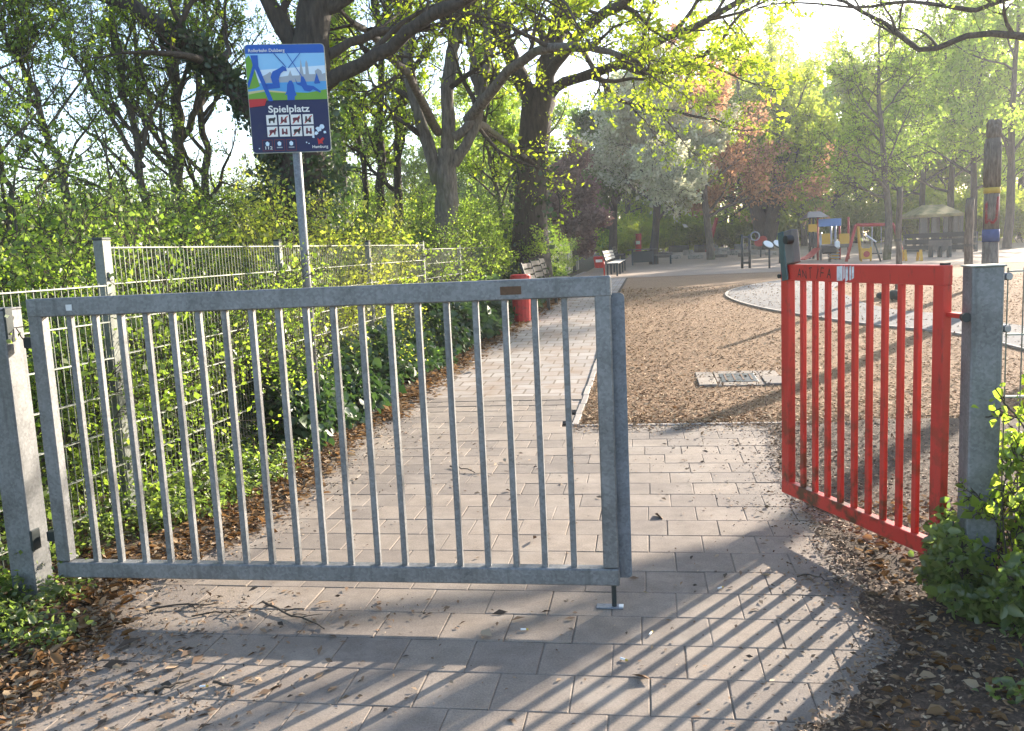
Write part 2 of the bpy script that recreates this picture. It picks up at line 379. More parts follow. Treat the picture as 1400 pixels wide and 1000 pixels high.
for i in range(8):
    v, f = paver_mesh(i); me = bpy.data.meshes.new('paver'); me.from_pydata(v, [], f); me.update(); me.materials.append(M['paver']); PM.append((me, v, f))
spots = []
j = 0; y = PAV_Y1-SY/2; drift = 0.0
while y > .5:
    drift += rg.uniform(-.02, .02); x = -3.02+SX/2+(j % 2)*SX/2+drift % .05
    while x < 1.28:
        spots.append((x, y)); x += SX+rg.uniform(-.001, .001)
    y -= SY; j += 1
y = PAV_Y1+SY/2; j = 0
while y < 9.3:
    x = -2.78+SX/2+(j % 2)*SX/2
    while x < -.80: spots.append((x, y)); x += SX
    y += SY; j += 1
def proj(p):
    d = Vector(p)-CAM; z = d.dot(FW); return (700+F_PX*d.dot(RT)/z, 500-F_PX*d.dot(UP)/z, z)
vis, rest = [], MB()
for (x, y) in spots:
    q = proj((x, y, 0)); ok = q[2] > .5 and -60 < q[0] < 1460 and q[1] < 1080
    vis.append((y if ok else 1e3, x, y))
vis.sort()
for k, (key, x, y) in enumerate(vis):
    me, v, f = PM[rg.randrange(8)]; rz = rg.gauss(0, .006); dz = max(-.0015, min(.002, rg.gauss(0, .0009))); tx, ty = [max(-.005, min(.005, rg.gauss(0, .0028))) for _ in '12']
    if k < 298 and key < 1e3:
        o = bpy.data.objects.new('paver', me); o.location = (x, y, zt(y)+dz); o.rotation_euler = (tx, ty, rz); COL.objects.link(o); o.parent = paving
    else:
        mm = Matrix.Translation((x, y, zt(y)+dz)) @ Matrix.Rotation(rz, 4, 'Z') @ Matrix.Rotation(tx, 4, 'X') @ Matrix.Rotation(ty, 4, 'Y')
        rest.add([mm @ Vector(p) for p in v], f)
tag(rest.build('paver_field', M['paver'], paving), kind='stuff')
kerb = tag(MB().box((.28, PAV_Y1+.03, -.06), (1.9, .05, .08)).build('kerb', M['soil']), kind='structure')
for i in range(4): MB().box((-.66+.25+i*.5, PAV_Y1+.028, -.02), (.492, .062, .06), bev=.006, rz=rg.gauss(0, .004)).build('kerbstone', M['kerbstone'], kerb)
for i in range(18):
    yk = PAV_Y1+.32+i*.5; MB().box((-.69+rg.gauss(0, .004), yk, zt(yk)-.02), (.06, .492, .06), bev=.006, rx=math.atan2(zt(yk+.2)-zt(yk-.2), .4)).build('kerbstone', M['kerbstone'], kerb)

# grey curved path through the playground
def px_poly(pts, zo=.0): return [(*gnd(x, y).xy, zt(gnd(x, y).y)+zo) for x, y in pts]
outer = [(1480, 500), (1400, 478), (1310, 457), (1180, 443), (1066, 426), (1020, 416), (998, 408), (993, 402), (1003, 396), (1030, 390), (1066, 384), (1110, 379), (1160, 373)]
inner = [(1480, 458), (1400, 446), (1290, 430), (1225, 424), (1180, 414), (1160, 405), (1145, 399), (1140, 396), (1142, 393), (1150, 390), (1160, 387), (1172, 384), (1190, 378)]
def spline(pts, n):
    out = []; P = [Vector((*p, 0)) for p in pts]; P = [P[0]*2-P[1]] + P + [P[-1]*2-P[-2]]
    for i in range(1, len(P)-2):
        for k in range(n):
            t = k/n; a, b, c, d = P[i-1:i+3]
            out.append(.5*((2*b)+(c-a)*t+(2*a-5*b+4*c-d)*t*t+(3*b-a-3*c+d)*t**3))
    return out + [P[-2]]
oo = spline([gnd(*p).xy[:] for p in outer], 5); ii = spline([gnd(*p).xy[:] for p in inner], 5)
m = MB(); vs = []
for a, b in zip(oo, ii):
    for k in range(5):
        p = a.lerp(b, k/4); vs.append((p.x, p.y, zt(p.y)+.006))
m.add(vs, [(i*5+k, i*5+k+1, i*5+k+6, i*5+k+5) for i in range(len(oo)-1) for k in range(4)])
tag(m.build('side_path', M['asphalt_grey'], None, True), kind='structure')
ed = MB()
for a, b in zip(oo[:-1], oo[1:]):
    if (b-a).length > .02: ed.bar((a.x, a.y, zt(a.y)+.004), (b.x, b.y, zt(b.y)+.004), .05, .03)
tag(ed.build('path_edging', M['kerbstone']), kind='structure')

# inspection slabs in the mulch
c = gnd(1009, 517)
mh = thing('manhole_cover', 'rectangular iron inspection cover framed by concrete slabs in the mulch', 'manhole cover', (c.x, c.y, zt(c.y)))
for dx, wd in ((-.36, .2), (.36, .22)):
    for dy in (-.22, .22): MB().box((c.x+dx, c.y+dy, zt(c.y)-.016), (wd, .42, .05), bev=.008, rx=.035).build('slab', M['paver'], mh)
fr = MB().box((c.x, c.y, zt(c.y)-.016), (.5, .86, .04), bev=.006, rx=.035).build('cover_frame', M['paver'], mh)
MB().box((c.x, c.y, zt(c.y)-.011), (.40, .5, .04), bev=.006, rx=.035).build('cover_plate', M['dark_metal'], mh)
for k in range(4): MB().box((c.x-.14+k*.093, c.y, zt(c.y)+.011), (.02, .36, .006), rx=.035).build('cover_rib', M['rust'], mh)

# ------------------------------------------------------------------ grey gate and posts
GX0, GX1, GY, ZB, ZT = -2.850, -.154, 3.625, .130, 1.473
gate = thing('driveway_gate', 'wide galvanised steel gate of upright bars standing closed across the paving', 'gate', ((GX0+GX1)/2, GY, 0))
RH, DP = .075, .06
g_ = M['galvanised']
MB().box(((GX0+GX1)/2, GY+DP/2, ZT-.0425), (GX1-GX0, DP, .085), bev=.005).build('top_rail', g_, gate)
MB().box(((GX0+GX1)/2, GY+DP/2, ZB+RH/2), (GX1-GX0, DP, RH), bev=.005).build('bottom_rail', g_, gate)
MB().box((GX0+.035, GY+DP/2, (ZB+ZT)/2), (.07, DP-.004, ZT-ZB-RH-.085+.004), bev=.005).build('stile', g_, gate)
MB().box((GX1-.036, GY+DP/2, (ZB+ZT)/2), (.066, DP-.004, ZT-ZB-RH-.085+.004), bev=.005).build('stile', g_, gate)
nb = 19; x0, x1 = GX0+.07, GX1-.07
for i in range(nb):
    x = x0+(x1-x0)*(i+1)/(nb+1)
    MB().box((x, GY+DP/2+.002, (ZB+ZT)/2-.005), (.026, .030, ZT-ZB-RH-.085+.006), bev=.003, rz=rg.gauss(0, .03)).build('bar', g_, gate)
# stop plate along the free end, rounded corners
def rounded_plate(cx, cyy, z0, z1, wd, th, r=.02):
    m = MB(); out = []
    for (ax, az, a0) in ((wd/2-r, z1-r, 0), (-wd/2+r, z1-r, 90), (-wd/2+r, z0+r, 180), (wd/2-r, z0+r, 270)):
        for k in range(5):
            a = R(a0+k*22.5); out.append((ax+r*math.cos(a), az+r*math.sin(a)))
    n = len(out); v = [(cx+p[0], cyy-th/2, p[1]) for p in out]+[(cx+p[0], cyy+th/2, p[1]) for p in out]
    f = [tuple(range(n-1, -1, -1)), tuple(range(n, 2*n))]+[(i, (i+1) % n, n+(i+1) % n, n+i) for i in range(n)]
    f = [tuple(reversed(q)) for q in f]
    return m.add(v, f)
rounded_plate(GX1+.015, GY+DP+.006, ZB+.015, ZT-.075, .075, .008).build('stop_plate', M['galvanised_dark'], gate)
db = MB().tube([(GX1-.03, GY+DP+.02, .002), (GX1-.03, GY+DP+.02, .5)], .011, 8).build('drop_bolt', M['dark_metal'], gate)
MB().box((GX1-.03, GY+DP+.016, .33), (.05, .03, .05), bev=.004).build('bolt_guide', M['dark_metal'], gate)
MB().box((GX1-.42, GY-.0012, ZT-.045), (.09, .002, .035)).build('rust_patch', M['rust'], gate)
MB().box((GX0+.22, GY-.0012, ZT-.045), (.03, .002, .028)).build('sticker_scrap', M['sticker'], gate)
MB().box((GX0-.02, GY+DP/2, 1.27), (.05, .04, .05), bev=.004).build('hinge', M['dark_metal'], gate)
MB().box((GX0-.02, GY+DP/2, .33), (.05, .04, .05), bev=.004).build('hinge', M['dark_metal'], gate)
bs = thing('bolt_socket', 'small metal floor plate holding the drop bolt of the grey gate', 'floor plate', (GX1-.03, GY+DP+.02, 0))
MB().box((GX1-.05, GY+DP+.02, .003), (.12, .05, .006), bev=.002).build('plate', M['galvanised_dark'], bs)
MB().box((GX1+.0, GY+DP+.02, .006), (.02, .03, .006), bev=.001).build('rivet', M['white'], bs)

lp = thing('gate_post', 'square galvanised post with hinge plate beside the weeds, carrying the wide grey gate', 'gate post', (-2.99, 3.63, 0))
MB().box((-2.995, 3.635, .70), (.13, .13, 1.46), bev=.006).build('post', g_, lp)
MB().box((-2.995, 3.635, 1.434), (.132, .132, .008), bev=.003).build('cap', g_, lp)
MB().box((-2.926, 3.60, 1.36), (.012, .05, .16), bev=.003).build('hinge_plate', M['dark_metal'], lp)
MB().box((-2.926, 3.60, .33), (.012, .06, .10), bev=.003).build('hinge_plate', M['dark_metal'], lp)
MB().box((-3.04, 3.5685, .85), (.02, .002, .13)).build('dark_smear', M['black'], lp)

pR = at(1353, 364, 3.80)
RPX, RPY, RPZ = pR.x, 3.865, pR.z
rp = thing('gate_post', 'square galvanised post rising from the shrub, carrying the red gate', 'gate post', (RPX, RPY, 0), None)
MB().box((RPX, RPY, RPZ/2-.05), (.122, .122, RPZ+.1), bev=.006).build('post', g_, rp)
MB().box((RPX, RPY, RPZ), (.136, .136, .008), bev=.003).build('cap', M['galvanised_wire'], rp)
for px_, py_ in ((1378, 378), (1378, 449)):
    q = at(px_, py_, RPY)
    MB().box((RPX+.085, RPY, q.z), (.045, .04, .03), bev=.006).build('clamp', M['galvanised_dark'], rp)
    MB().disc((RPX+.09, RPY-.024, q.z), (0, 1, 0), .013, .012, 10).build('clamp_bolt', M['steel'], rp)

# ------------------------------------------------------------------ red gate, standing open
A = Vector((.734, 5.071, 0)); B = Vector((1.249, 3.9675, 0)); rdir = (B-A).normalized(); rn = Vector((rdir.y, -rdir.x, 0))   # rn points away from the camera side
if rn.dot(Vector((0, 0, 0))-A) > 0: rn = -rn
RZB, RZT = .1325, 1.4482; RL = (B-A).length; ang = math.atan2(rdir.y, rdir.x); D2 = .05
rgate = thing('pedestrian_gate', 'red painted steel gate standing ajar with a scribbled top rail', 'gate', ((A+B)/2))
rm = M['red_paint']
def rbox(s0, s1, z0, z1, dep0=0, dep1=D2, bev=.004):
    c = A + rdir*(s0+s1)/2 + rn*(dep0+dep1)/2; c.z = (z0+z1)/2
    return MB().box(c, (s1-s0, dep1-dep0, z1-z0), rz=ang, bev=bev)
rbox(0, RL, RZT-.088, RZT).build('top_rail', rm, rgate)
rbox(0, RL, RZB, RZB+.075).build('bottom_rail', rm, rgate)
rbox(0, .072, RZB+.073, RZT-.086, .002, D2-.002).build('stile', rm, rgate)
rbox(RL-.065, RL, RZB+.073, RZT-.086, .002, D2-.002).build('stile', rm, rgate)
for i in range(9):
    s = .072+(RL-.137)*(i+1)/10
    rbox(s-.0155, s+.0155, RZB+.073, RZT-.086, .012, .036, .003).build('bar', rm, rgate)
# latch: folded green plate with a knob
def rpt(s, d, z): p = A+rdir*s+rn*d; p.z = z; return p
lt = MB(); lt.box(rpt(.045, -.012, RZT+.045), (.055, .010, .27), rz=ang, ry=-.16, bev=.003)
la = lt.build('latch_plate', M['green_metal'], rgate)
lt2 = MB().box(rpt(.095, .012, RZT+.095), (.075, .05, .185), rz=ang, ry=-.16, bev=.006); lt2.build('latch_housing', M['grey_wood'], rgate)
MB().disc(rpt(.125, -.03, RZT+.135), -rn, .024, .04, 16).build('knob', M['black'], rgate)
MB().disc(rpt(.02, -.02, RZT-.065), -rn, .012, .012, 8).build('bolt', M['dark_metal'], rgate)
# hinges to the post
for z in (1.235, .30):
    MB().bar(rpt(RL-.01, D2+.0, z), (RPX-.05, RPY, z), .055, .02, bev=.003, upv=(0, 0, 1)).build('hinge_arm', rm, rgate)
    MB().disc((RPX-.075, RPY-.03, z), (0, 1, 0), .02, .03, 10).build('hinge_bolt', M['dark_metal'], rgate)
MB().box(rpt(RL-.02, .025, RZT+.003), (.03, .03, .012), rz=ang).build('end_plug', M['black'], rgate)
# scribble and torn sticker on the top rail (flat marks)
def strokes(lines, w_):
    m = MB()
    for ln in lines:
        for (s0, z0), (s1, z1) in zip(ln[:-1], ln[1:]):
            dx, dz = s1-s0, z1-z0; L = math.hypot(dx, dz) or 1; nx, nz = -dz/L*w_/2, dx/L*w_/2
            m.poly([rpt(s0+nx, -.0015, z0+nz), rpt(s1+nx, -.0015, z1+nz), rpt(s1-nx, -.0015, z1-nz), rpt(s0-nx, -.0015, z0-nz)])
    return m
z0 = RZT-.072; h = .05; s0 = .165; wl = .032; st = []
letters = {'A': [[(0, 0), (.5, 1), (1, 0)], [(.2, .4), (.8, .4)]], 'N': [[(0, 0), (0, 1), (1, 0), (1, 1)]], 'T': [[(.5, 0), (.5, 1)], [(0, 1), (1, 1)]], 'I': [[(.5, 0), (.5, 1)]],
           'F': [[(0, 0), (0, 1), (1, 1)], [(0, .5), (.8, .5)]]}
for ch in 'ANTIFA':
    lw_, lh_, lx_, dz_ = rg.uniform(.7, 1.2), rg.uniform(.7, 1.15), rg.uniform(-.008, .012), rg.uniform(-.006, .008)
    for ln in letters[ch]: st.append([(s0+p[0]*wl*lw_+lx_*p[1]+rg.uniform(-.004, .004), z0+dz_+p[1]*h*lh_+rg.uniform(-.006, .006)) for p in ln])
    s0 += wl+.019
tag(strokes(st, .0055).build('scribble', M['black'], rgate), kind='stuff')
m = MB()
for a, b, zl, zh in ((.50, .545, .006, .082), (.552, .562, .012, .083), (.568, .588, .002, .079), (.598, .612, .01, .084), (.617, .633, .016, .08)):
    m.poly([rpt(a, -.0012, RZT-.088+zl), rpt(b, -.0012, RZT-.088+zl+rg.uniform(0, .012)), rpt(b, -.0012, RZT-.088+zh), rpt(a, -.0012, RZT-.088+zh-rg.uniform(0, .006))])
tag(m.build('torn_sticker', M['sticker'], rgate), kind='stuff')

# ------------------------------------------------------------------ mesh fences
def mesh_panel(root, a, b, z0, z1, step, phase=0.0, vstep=.05, mat='galvanised_wire', thick=1.0):
    a, b = Vector(a), Vector(b); L = (b-a).length; d = (b-a)/L; nrm = Vector((d.y, -d.x, 0)); z = z1
    while z > z0-.01:
        m = MB()
        for o in (-.009, .009): m.bar(a+nrm*o+Vector((0, 0, z)), b+nrm*o+Vector((0, 0, z)), .0065*thick, .0065*thick)
        m.build('horizontal_rod', M[mat], root); z -= step
    m = MB(); n = int(L/vstep)
    for i in range(n+1):
        p = a+d*(L*i/n); m.bar(p+Vector((0, 0, z0-.02)), p+Vector((0, 0, z1+.015)), .0042*thick, .0042*thick)
    tag(m.build('vertical_wires', M['thin_wire'], root), kind='stuff')
def fence_post(root, x, y, z, wd=.07, capm='dark_metal'):
    MB().box((x, y, z/2+.0), (wd*.72, wd, z), bev=.004).build('post', M['fence_post'], root)
    MB().box((x, y, z+.008), (wd*.78, wd*1.06, .016), bev=.003).build('post_cap', M[capm], root)
    for q in (1.55, .95, .4): MB().box((x+wd*.42, y, q), (.012, .04, .05), bev=.002).build('fixing_clip', M['galvanised'], root)
FX, FY0, FZ = -3.195, 4.764, 1.765
tf = thing('mesh_fence', 'tall galvanised double rod mesh fence running along the path behind the ivy', 'fence', (FX, FY0, 0))
for i in range(9): fence_post(tf, FX-.008*i, FY0+2.52*i, FZ + (0 if i < 4 else -.06), .085 if i == 0 else .07)
for i in range(8):
    zt_ = FZ-.045-(0 if i < 3 else .06)
    mesh_panel(tf, (FX-.008*i+.02, FY0+2.52*i+.03, 0), (FX-.008*(i+1)+.02, FY0+2.52*(i+1)-.03, 0), max(.08, zt(FY0+2.52*i)+.05), zt_, .215)
lf = thing('mesh_fence', 'low wire mesh fence behind the weed-grown post of the wide grey gate', 'fence', (FX-.1, 3.6, 0))
zl = at(133, 391, FY0).z
mesh_panel(lf, (FX+.03, FY0-.06, 0), (FX-.12, FY0-2.2, 0), .06, zl, .215)
rf = thing('mesh_fence', 'wire mesh fence panel clamped to the post of the red gate', 'fence', (RPX+1, RPY, 0))
zr = at(1385, 371, RPY).z
mesh_panel(rf, (RPX+.095, RPY, 0), (RPX+2.4, RPY-.05, 0), .1, zr, .262, vstep=.06)

# ------------------------------------------------------------------ playground sign
SD = 7.0
def sg(px, py): return at(px, py, SD)
pc = sg(414, 350); sx_, sy_ = pc.x, SD
sgn = thing('playground_sign', 'blue playground information sign with swing picture on a tall grey pole', 'sign', (sx_, sy_, 0))
ptop_ = sg(404, 150)
MB().tube([(sx_, sy_+.045, -.05), (sx_, sy_+.045, ptop_.z+.3)], .036, 14).build('pole', M['galvanised'], sgn, True)
TL, TR, BL, BR = at(350.5, 62, SD), at(452.5, 57, SD), at(354, 211, SD), at(454, 206, SD)
cen = (TL+TR+BL+BR)/4; wS = ((TR-TL).length+(BR-BL).length)/2; hS = ((TL-BL).length+(TR-BR).length)/2
az = math.atan2(-cen.x, cen.y)*0.75
XU = Vector((math.cos(az), math.sin(az), 0)); wS *= 1.0/ max(.5, 1); NS = Vector((XU.y, -XU.x, 0))       # NS towards the camera
cen.x = sx_ - .02
def su(u, v, lay=0): return cen + XU*((u-.5)*wS) + Vector((0, 0, (.5-v)*hS)) + NS*(.004+.0007*lay)
def spoly(pts, mat, name, lay, parent=None): return MB().poly([su(u, v, lay) for u, v in reversed(pts)]).build(name, M[mat], parent or sgn)
def rrect(u0, v0, u1, v1, r=.045):
    ar = wS/hS; o = []
    for cu, cv, a0 in ((u1-r, v0+r*ar, -90), (u1-r, v1-r*ar, 0), (u0+r, v1-r*ar, 90), (u0+r, v0+r*ar, 180)):
        for k in range(5): a = R(a0+22.5*k); o.append((cu+r*math.cos(a), cv+r*ar*math.sin(a)))
    return o
pm = MB(); o_ = rrect(0, 0, 1, 1); n = len(o_)
front = [su(u, v, 0)-NS*.0005 for u, v in o_]; back = [p-NS*.012 for p in front]
pm.add(front+back, [tuple(range(n-1, -1, -1)), tuple(range(n, 2*n))]+[(i, (i+1) % n, n+(i+1) % n, n+i) for i in range(n)])
panel = pm.build('panel', M['galvanised_wire'], sgn)
spoly(rrect(.008, .006, .992, .994), 'sign_navy', 'lower_field', 0, panel)
spoly([(.008, .085), (.992, .085), (.992, .51), (.008, .51)], 'print_sky', 'picture_sky', 1, panel)
ob = [p for p in rrect(.008, .006, .992, .2) if p[1] < .085] + []
ob = [(.992, .085)] + [(.008, .085)] + sorted([p for p in ob if p[0] < .5], key=lambda p: -p[1]) + sorted([p for p in ob if p[0] > .5], key=lambda p: p[1])
MB().poly([su(u, v, 2) for u, v in reversed(ob)]).build('header_band', M['sign_blue'], panel)
spoly([(.008, .24), (.992, .2), (.992, .36), (.008, .36)], 'print_pale', 'picture_haze', 2, panel)
sk = [(.2, .36), (.2, .29), (.26, .27), (.3, .25), (.33, .28), (.42, .3), (.52, .29), (.55, .24), (.57, .29), (.66, .29), (.68, .2), (.69, .14), (.70, .2), (.715, .28), (.74, .28), (.745, .18), (.76, .15), (.775, .18), (.785, .28), (.86, .28), (.86, .25), (.9, .23), (.94, .25), (.95, .28), (.99, .27), (.99, .36)]
spoly(sk[::-1], 'print_grey', 'picture_skyline', 3, panel)
spoly([(.008, .355), (.992, .345), (.992, .45), (.008, .45)], 'print_water', 'picture_water', 4, panel)
spoly([(.008, .45), (.25, .43), (.5, .44), (.75, .45), (.992, .42), (.992, .512), (.008, .512)], 'print_green', 'picture_grass', 5, panel)
spoly([(.008, .43), (.2, .415), (.4, .43), (.6, .45), (.6, .457), (.4, .445), (.2, .43), (.008, .455)], 'print_sand', 'picture_shore', 6, panel)
spoly([(.008, .13), (.05, .1), (.09, .16), (.13, .3), (.16, .38), (.1, .4), (.008, .41)], 'print_green', 'picture_tree', 5, panel)
for nm, pts in (('picture_swing_frame', [(.07, .10), (.16, .10), (.16, .2), (.31, .52), (.255, .52), (.115, .22), (.02, .4), (.008, .36), (.09, .19)]),
                ('picture_child', [(.22, .36), (.32, .36), (.30, .30), (.33, .25), (.42, .22), (.46, .20), (.50, .215), (.51, .25), (.47, .245), (.43, .27), (.40, .32), (.41, .40), (.24, .41)]),
                ('picture_child', [(.46, .47), (.49, .43), (.50, .37), (.53, .335), (.56, .335), (.585, .38), (.59, .43), (.61, .47), (.585, .48), (.58, .515), (.49, .515), (.49, .46)]),
                ('picture_child', [(.60, .31), (.63, .36), (.67, .355), (.68, .30), (.71, .30), (.735, .34), (.75, .38), (.83, .39), (.92, .44), (.91, .452), (.82, .42), (.78, .44), (.71, .43), (.68, .39), (.62, .37)]),
                ('picture_sailboat', [(.84, .36), (.88, .27), (.91, .35), (.92, .365), (.85, .37)])):
    spoly(pts, 'sign_blue', nm, 8, panel)
for a, b in (((.36, .085), (.50, .21)), ((.69, .085), (.53, .22)), ((.52, .085), (.69, .30)), ((.36, .085), (.48, .19))):
    dx, dy = b[0]-a[0], b[1]-a[1]; L = math.hypot(dx, dy); nx, ny = -dy/L*.004, dx/L*.004
    spoly([(a[0]+nx, a[1]+ny), (a[0]-nx, a[1]-ny), (b[0]-nx, b[1]-ny), (b[0]+nx, b[1]+ny)][::-1], 'sign_blue', 'picture_rope', 9, panel)
spoly([(.008, .50), (.235, .495), (.2, .56), (.008, .575)], 'print_red', 'red_tab', 9, panel)
def stext(txt, u, v, size, mat, name, width=None, bold=.0, lay=10):
    cu = bpy.data.curves.new(name, 'FONT'); cu.body = txt; cu.size = 1.0; cu.offset = bold; cu.resolution_u = 3
    ob_ = bpy.data.objects.new('tmp_text', cu); COL.objects.link(ob_)
    bpy.context.view_layer.update()
    me = bpy.data.meshes.new_from_object(ob_.evaluated_get(bpy.context.evaluated_depsgraph_get()))
    bpy.data.objects.remove(ob_)
    xs = [p.co.x for p in me.vertices]; w0 = max(xs)-min(xs); k = size*hS; kx = (width*wS/w0) if width else k
    for p in me.vertices:
        q = su(u, v, lay) + XU*((p.co.x-min(xs))*kx) + Vector((0, 0, p.co.y*k)); p.co = q
    me.materials.clear(); me.name = name
    return link(name, me, M[mat], panel)
stext('Rollerbahn Dulsberg', .05, .072, .042, 'white', 'header_lettering', .45, .012)
stext('Spielplatz', .24, .625, .09, 'white', 'title_lettering', .52, .02)
stext('112', .165, .965, .04, 'white', 'emergency_number', .09, .015)
stext('Hamburg', .76, .965, .038, 'white', 'town_lettering', .2, .01)
prg = random.Random(3)
for rI in range(2):
    for cI in range(4):
        u0 = .205+.153*cI; v0 = .648+.108*rI
        sq = spoly([(u0, v0), (u0+.132, v0), (u0+.132, v0+.094), (u0, v0+.094)], 'white', 'pictogram', 9, panel)
        mm = MB()
        def pp(pts): mm.poly([su(u0+.132*a, v0+.094*b, 11) for a, b in reversed(pts)])
        pp([(.2, .35), (.35, .3), (.7, .3), (.85, .2), (.9, .35), (.8, .5), (.75, .8), (.65, .8), (.6, .58), (.4, .58), (.35, .82), (.24, .82)] if cI % 2 == 0 else [(.25, .2), (.4, .2), (.42, .5), (.6, .55), (.62, .25), (.75, .2), (.78, .8), (.55, .8), (.5, .65), (.35, .8), (.2, .78)])
        mm.build('pictogram_figure', M['print_maroon'] if (rI+cI) % 3 else M['black'], panel)
        if cI in (1, 2, 3) and rI == 0 or rI == 1 and cI in (0, 2):
            mm = MB(); pp([(.12, .85), (.85, .1), (.92, .16), (.19, .92)]); mm.build('prohibition_bar', M['print_red'], panel)
for k in range(3):
    u0 = .13+.15*k
    for a in ((u0, .875, u0+.13, .881), (u0, .975, u0+.13, .981), (u0, .881, u0+.008, .975), (u0+.122, .881, u0+.13, .975)):
        spoly([(a[0], a[1]), (a[2], a[1]), (a[2], a[3]), (a[0], a[3])], 'print_maroon', 'notice_outline', 9, panel)
    spoly([(u0+.04, .905), (u0+.065, .89), (u0+.09, .905), (u0+.085, .93), (u0+.065, .935), (u0+.045, .93)], 'print_pale', 'notice_mark', 9, panel)
    if k: spoly([(u0+.03, .945), (u0+.10, .945), (u0+.10, .955), (u0+.03, .955)], 'print_grey', 'notice_line', 9, panel)
spoly([(.83, .87), (.86, .89), (.90, .865), (.92, .88), (.89, .905), (.90, .93), (.87, .92), (.84, .935)], 'print_red', 'town_emblem', 9, panel)
for (u, v, s) in ((.86, .79, .05), (.9, .77, .04), (.82, .83, .03), (.78, .86, .02), (.72, .92, .012), (.69, .91, .012), (.93, .82, .025), (.09, .955, .012), (.78, .8, .02)):
    spoly([(u+s*math.cos(R(a))*prg.uniform(.5, 1), v+s*.7*math.sin(R(a))*prg.uniform(.5, 1)) for a in range(0, 360, 40)], 'print_pale', 'scratch_patch', 12, panel)
for q in (.2, .8): MB().box(su(.5, q)-NS*.04, (.13, .035, .03), rz=az, bev=.003).build('clamp', M['galvanised_dark'], sgn)

# ------------------------------------------------------------------ trees: branching skeletons, tubes, leaves
class Tree:
    def __init__(s, seed): s.r = random.Random(seed); s.g = np.random.default_rng(seed); s.tubes = {}; s.leaf = []; s.ax = []
    def rv(s): r = s.r; return Vector((r.gauss(0, 1), r.gauss(0, 1), r.gauss(0, 1)))
    def put(s, pts, rad, k): s.tubes.setdefault((len(pts), k), []).append(([p[:] for p in pts], rad))
    def grow(s, p, d, L, r, lv, P):
        n = P['seg'][lv]; st = L/n; pts = [p.copy()]; d = d.normalized(); wob, up = P['wob'][lv], P['up'][lv]
        for i in range(n):
            d = d + s.rv()*wob; d.z += up; d.normalize(); p = p+d*st; pts.append(p)
        rad = [max(P['rmin'], r*(1-P['taper']*i/n)) for i in range(n+1)]
        s.put(pts, rad, P['sides'][lv]); s.kids(pts, rad, L, lv, P)
    def kids(s, pts, rad, L, lv, P, t0=None):
        rr = s.r; n = len(pts)-1
        if lv >= P['max']:
            for _ in range(P['nleaf']):
                if rr.random() > P.get('dens', 1): continue
                t = rr.uniform(.15, 1.05)*n; i = min(n-1, int(t)); q = pts[i].lerp(pts[i+1], t-i)
                s.leaf.append((q+s.rv()*P['lspread'])[:]); s.ax.append((pts[i+1]-pts[i]).normalized()[:])
            return
        nk = P['n'][lv]; nk = nk if isinstance(nk, int) else max(1, int(L*nk))
        a0 = P['t0'][lv] if t0 is None else t0
        for c in range(nk):
            t = (a0+(1-a0)*(c+rr.random())/nk)*n; i = min(n-1, int(t)); q = pts[i].lerp(pts[i+1], t-i)
            tg = (pts[i+1]-pts[i]).normalized(); pr = s.rv(); pr -= tg*pr.dot(tg); pr.normalize()
            an = R(rr.gauss(P['ang'][lv], 12)); d = tg*math.cos(an)+pr*math.sin(an)
            f = t/n; LL = P['len'][lv]*rr.uniform(.6, 1.25)*(1.15-.55*f)
            if P.get('rel', True): LL *= L
            s.grow(q, d, LL, min(rad[i]*P['rk'], rad[i]*.9), lv+1, P)
        if lv+1 <= P['max']:                                          # the tip runs on as a twig
            s.grow(pts[-1], (pts[-1]-pts[-2]), L*P['len'][lv]*.8, rad[-1], min(lv+1, P['max']), P)
    def branch_mesh(s, name, sel=None):
        Vs, Fs, o = [], [], 0
        for (n, k), lst in s.tubes.items():
            if sel and not sel(n, k): continue
            P = np.array([a for a, _ in lst]); Rr = np.array([b for _, b in lst]); m = len(lst)
            T = np.empty_like(P); T[:, 1:-1] = P[:, 2:]-P[:, :-2]; T[:, 0] = P[:, 1]-P[:, 0]; T[:, -1] = P[:, -1]-P[:, -2]
            T /= np.linalg.norm(T, axis=2, keepdims=True)+1e-9
            ref = np.tile(np.array([.31, .95, .05]), (m, 1)); big = np.abs((T[:, 0]*ref).sum(1)) > .9; ref[big] = (.95, -.3, .1)
            X = np.empty_like(P); prev = ref
            for i in range(n):
                x = prev-T[:, i]*(prev*T[:, i]).sum(1, keepdims=True); x /= np.linalg.norm(x, axis=1, keepdims=True)+1e-9; X[:, i] = x; prev = x
            Y = np.cross(T, X); a = 2*np.pi*np.arange(k)/k
            lump = 1+(s.g.normal(0, .045, (m, n, k)) if k >= 8 else 0)
            ring = P[:, :, None, :]+(Rr[:, :, None]*lump)[..., None]*(X[:, :, None, :]*np.cos(a)[None, None, :, None]+Y[:, :, None, :]*np.sin(a)[None, None, :, None])
            Vs.append(ring.reshape(-1, 3)); idx = (np.arange(m*n*k).reshape(m, n, k))+o; nx = np.roll(idx, -1, axis=2)
            Fs.append(np.stack([idx[:, :-1], nx[:, :-1], nx[:, 1:], idx[:, 1:]], -1).reshape(-1, 4)); o += m*n*k
        return np_mesh(name, np.concatenate(Vs), np.concatenate(Fs))
    def finish(s, root, bark, leafm, size, twig='bark_twig', aspect=.6, up=.6, crown='crown', split=5, keep=None, axisw=True):
        b = link('trunk', s.branch_mesh('trunk', lambda n, k: k >= split), M[bark], root, True)
        if any(k < split for (n, k) in s.tubes): link('branches', s.branch_mesh('branches', lambda n, k: k < split), M[twig], root, True)
        if s.leaf:
            me = leaf_mesh(crown, np.array(s.leaf), size, s.g, aspect, up, axis=np.array(s.ax)); link(crown, me, M[leafm], root)
        return root
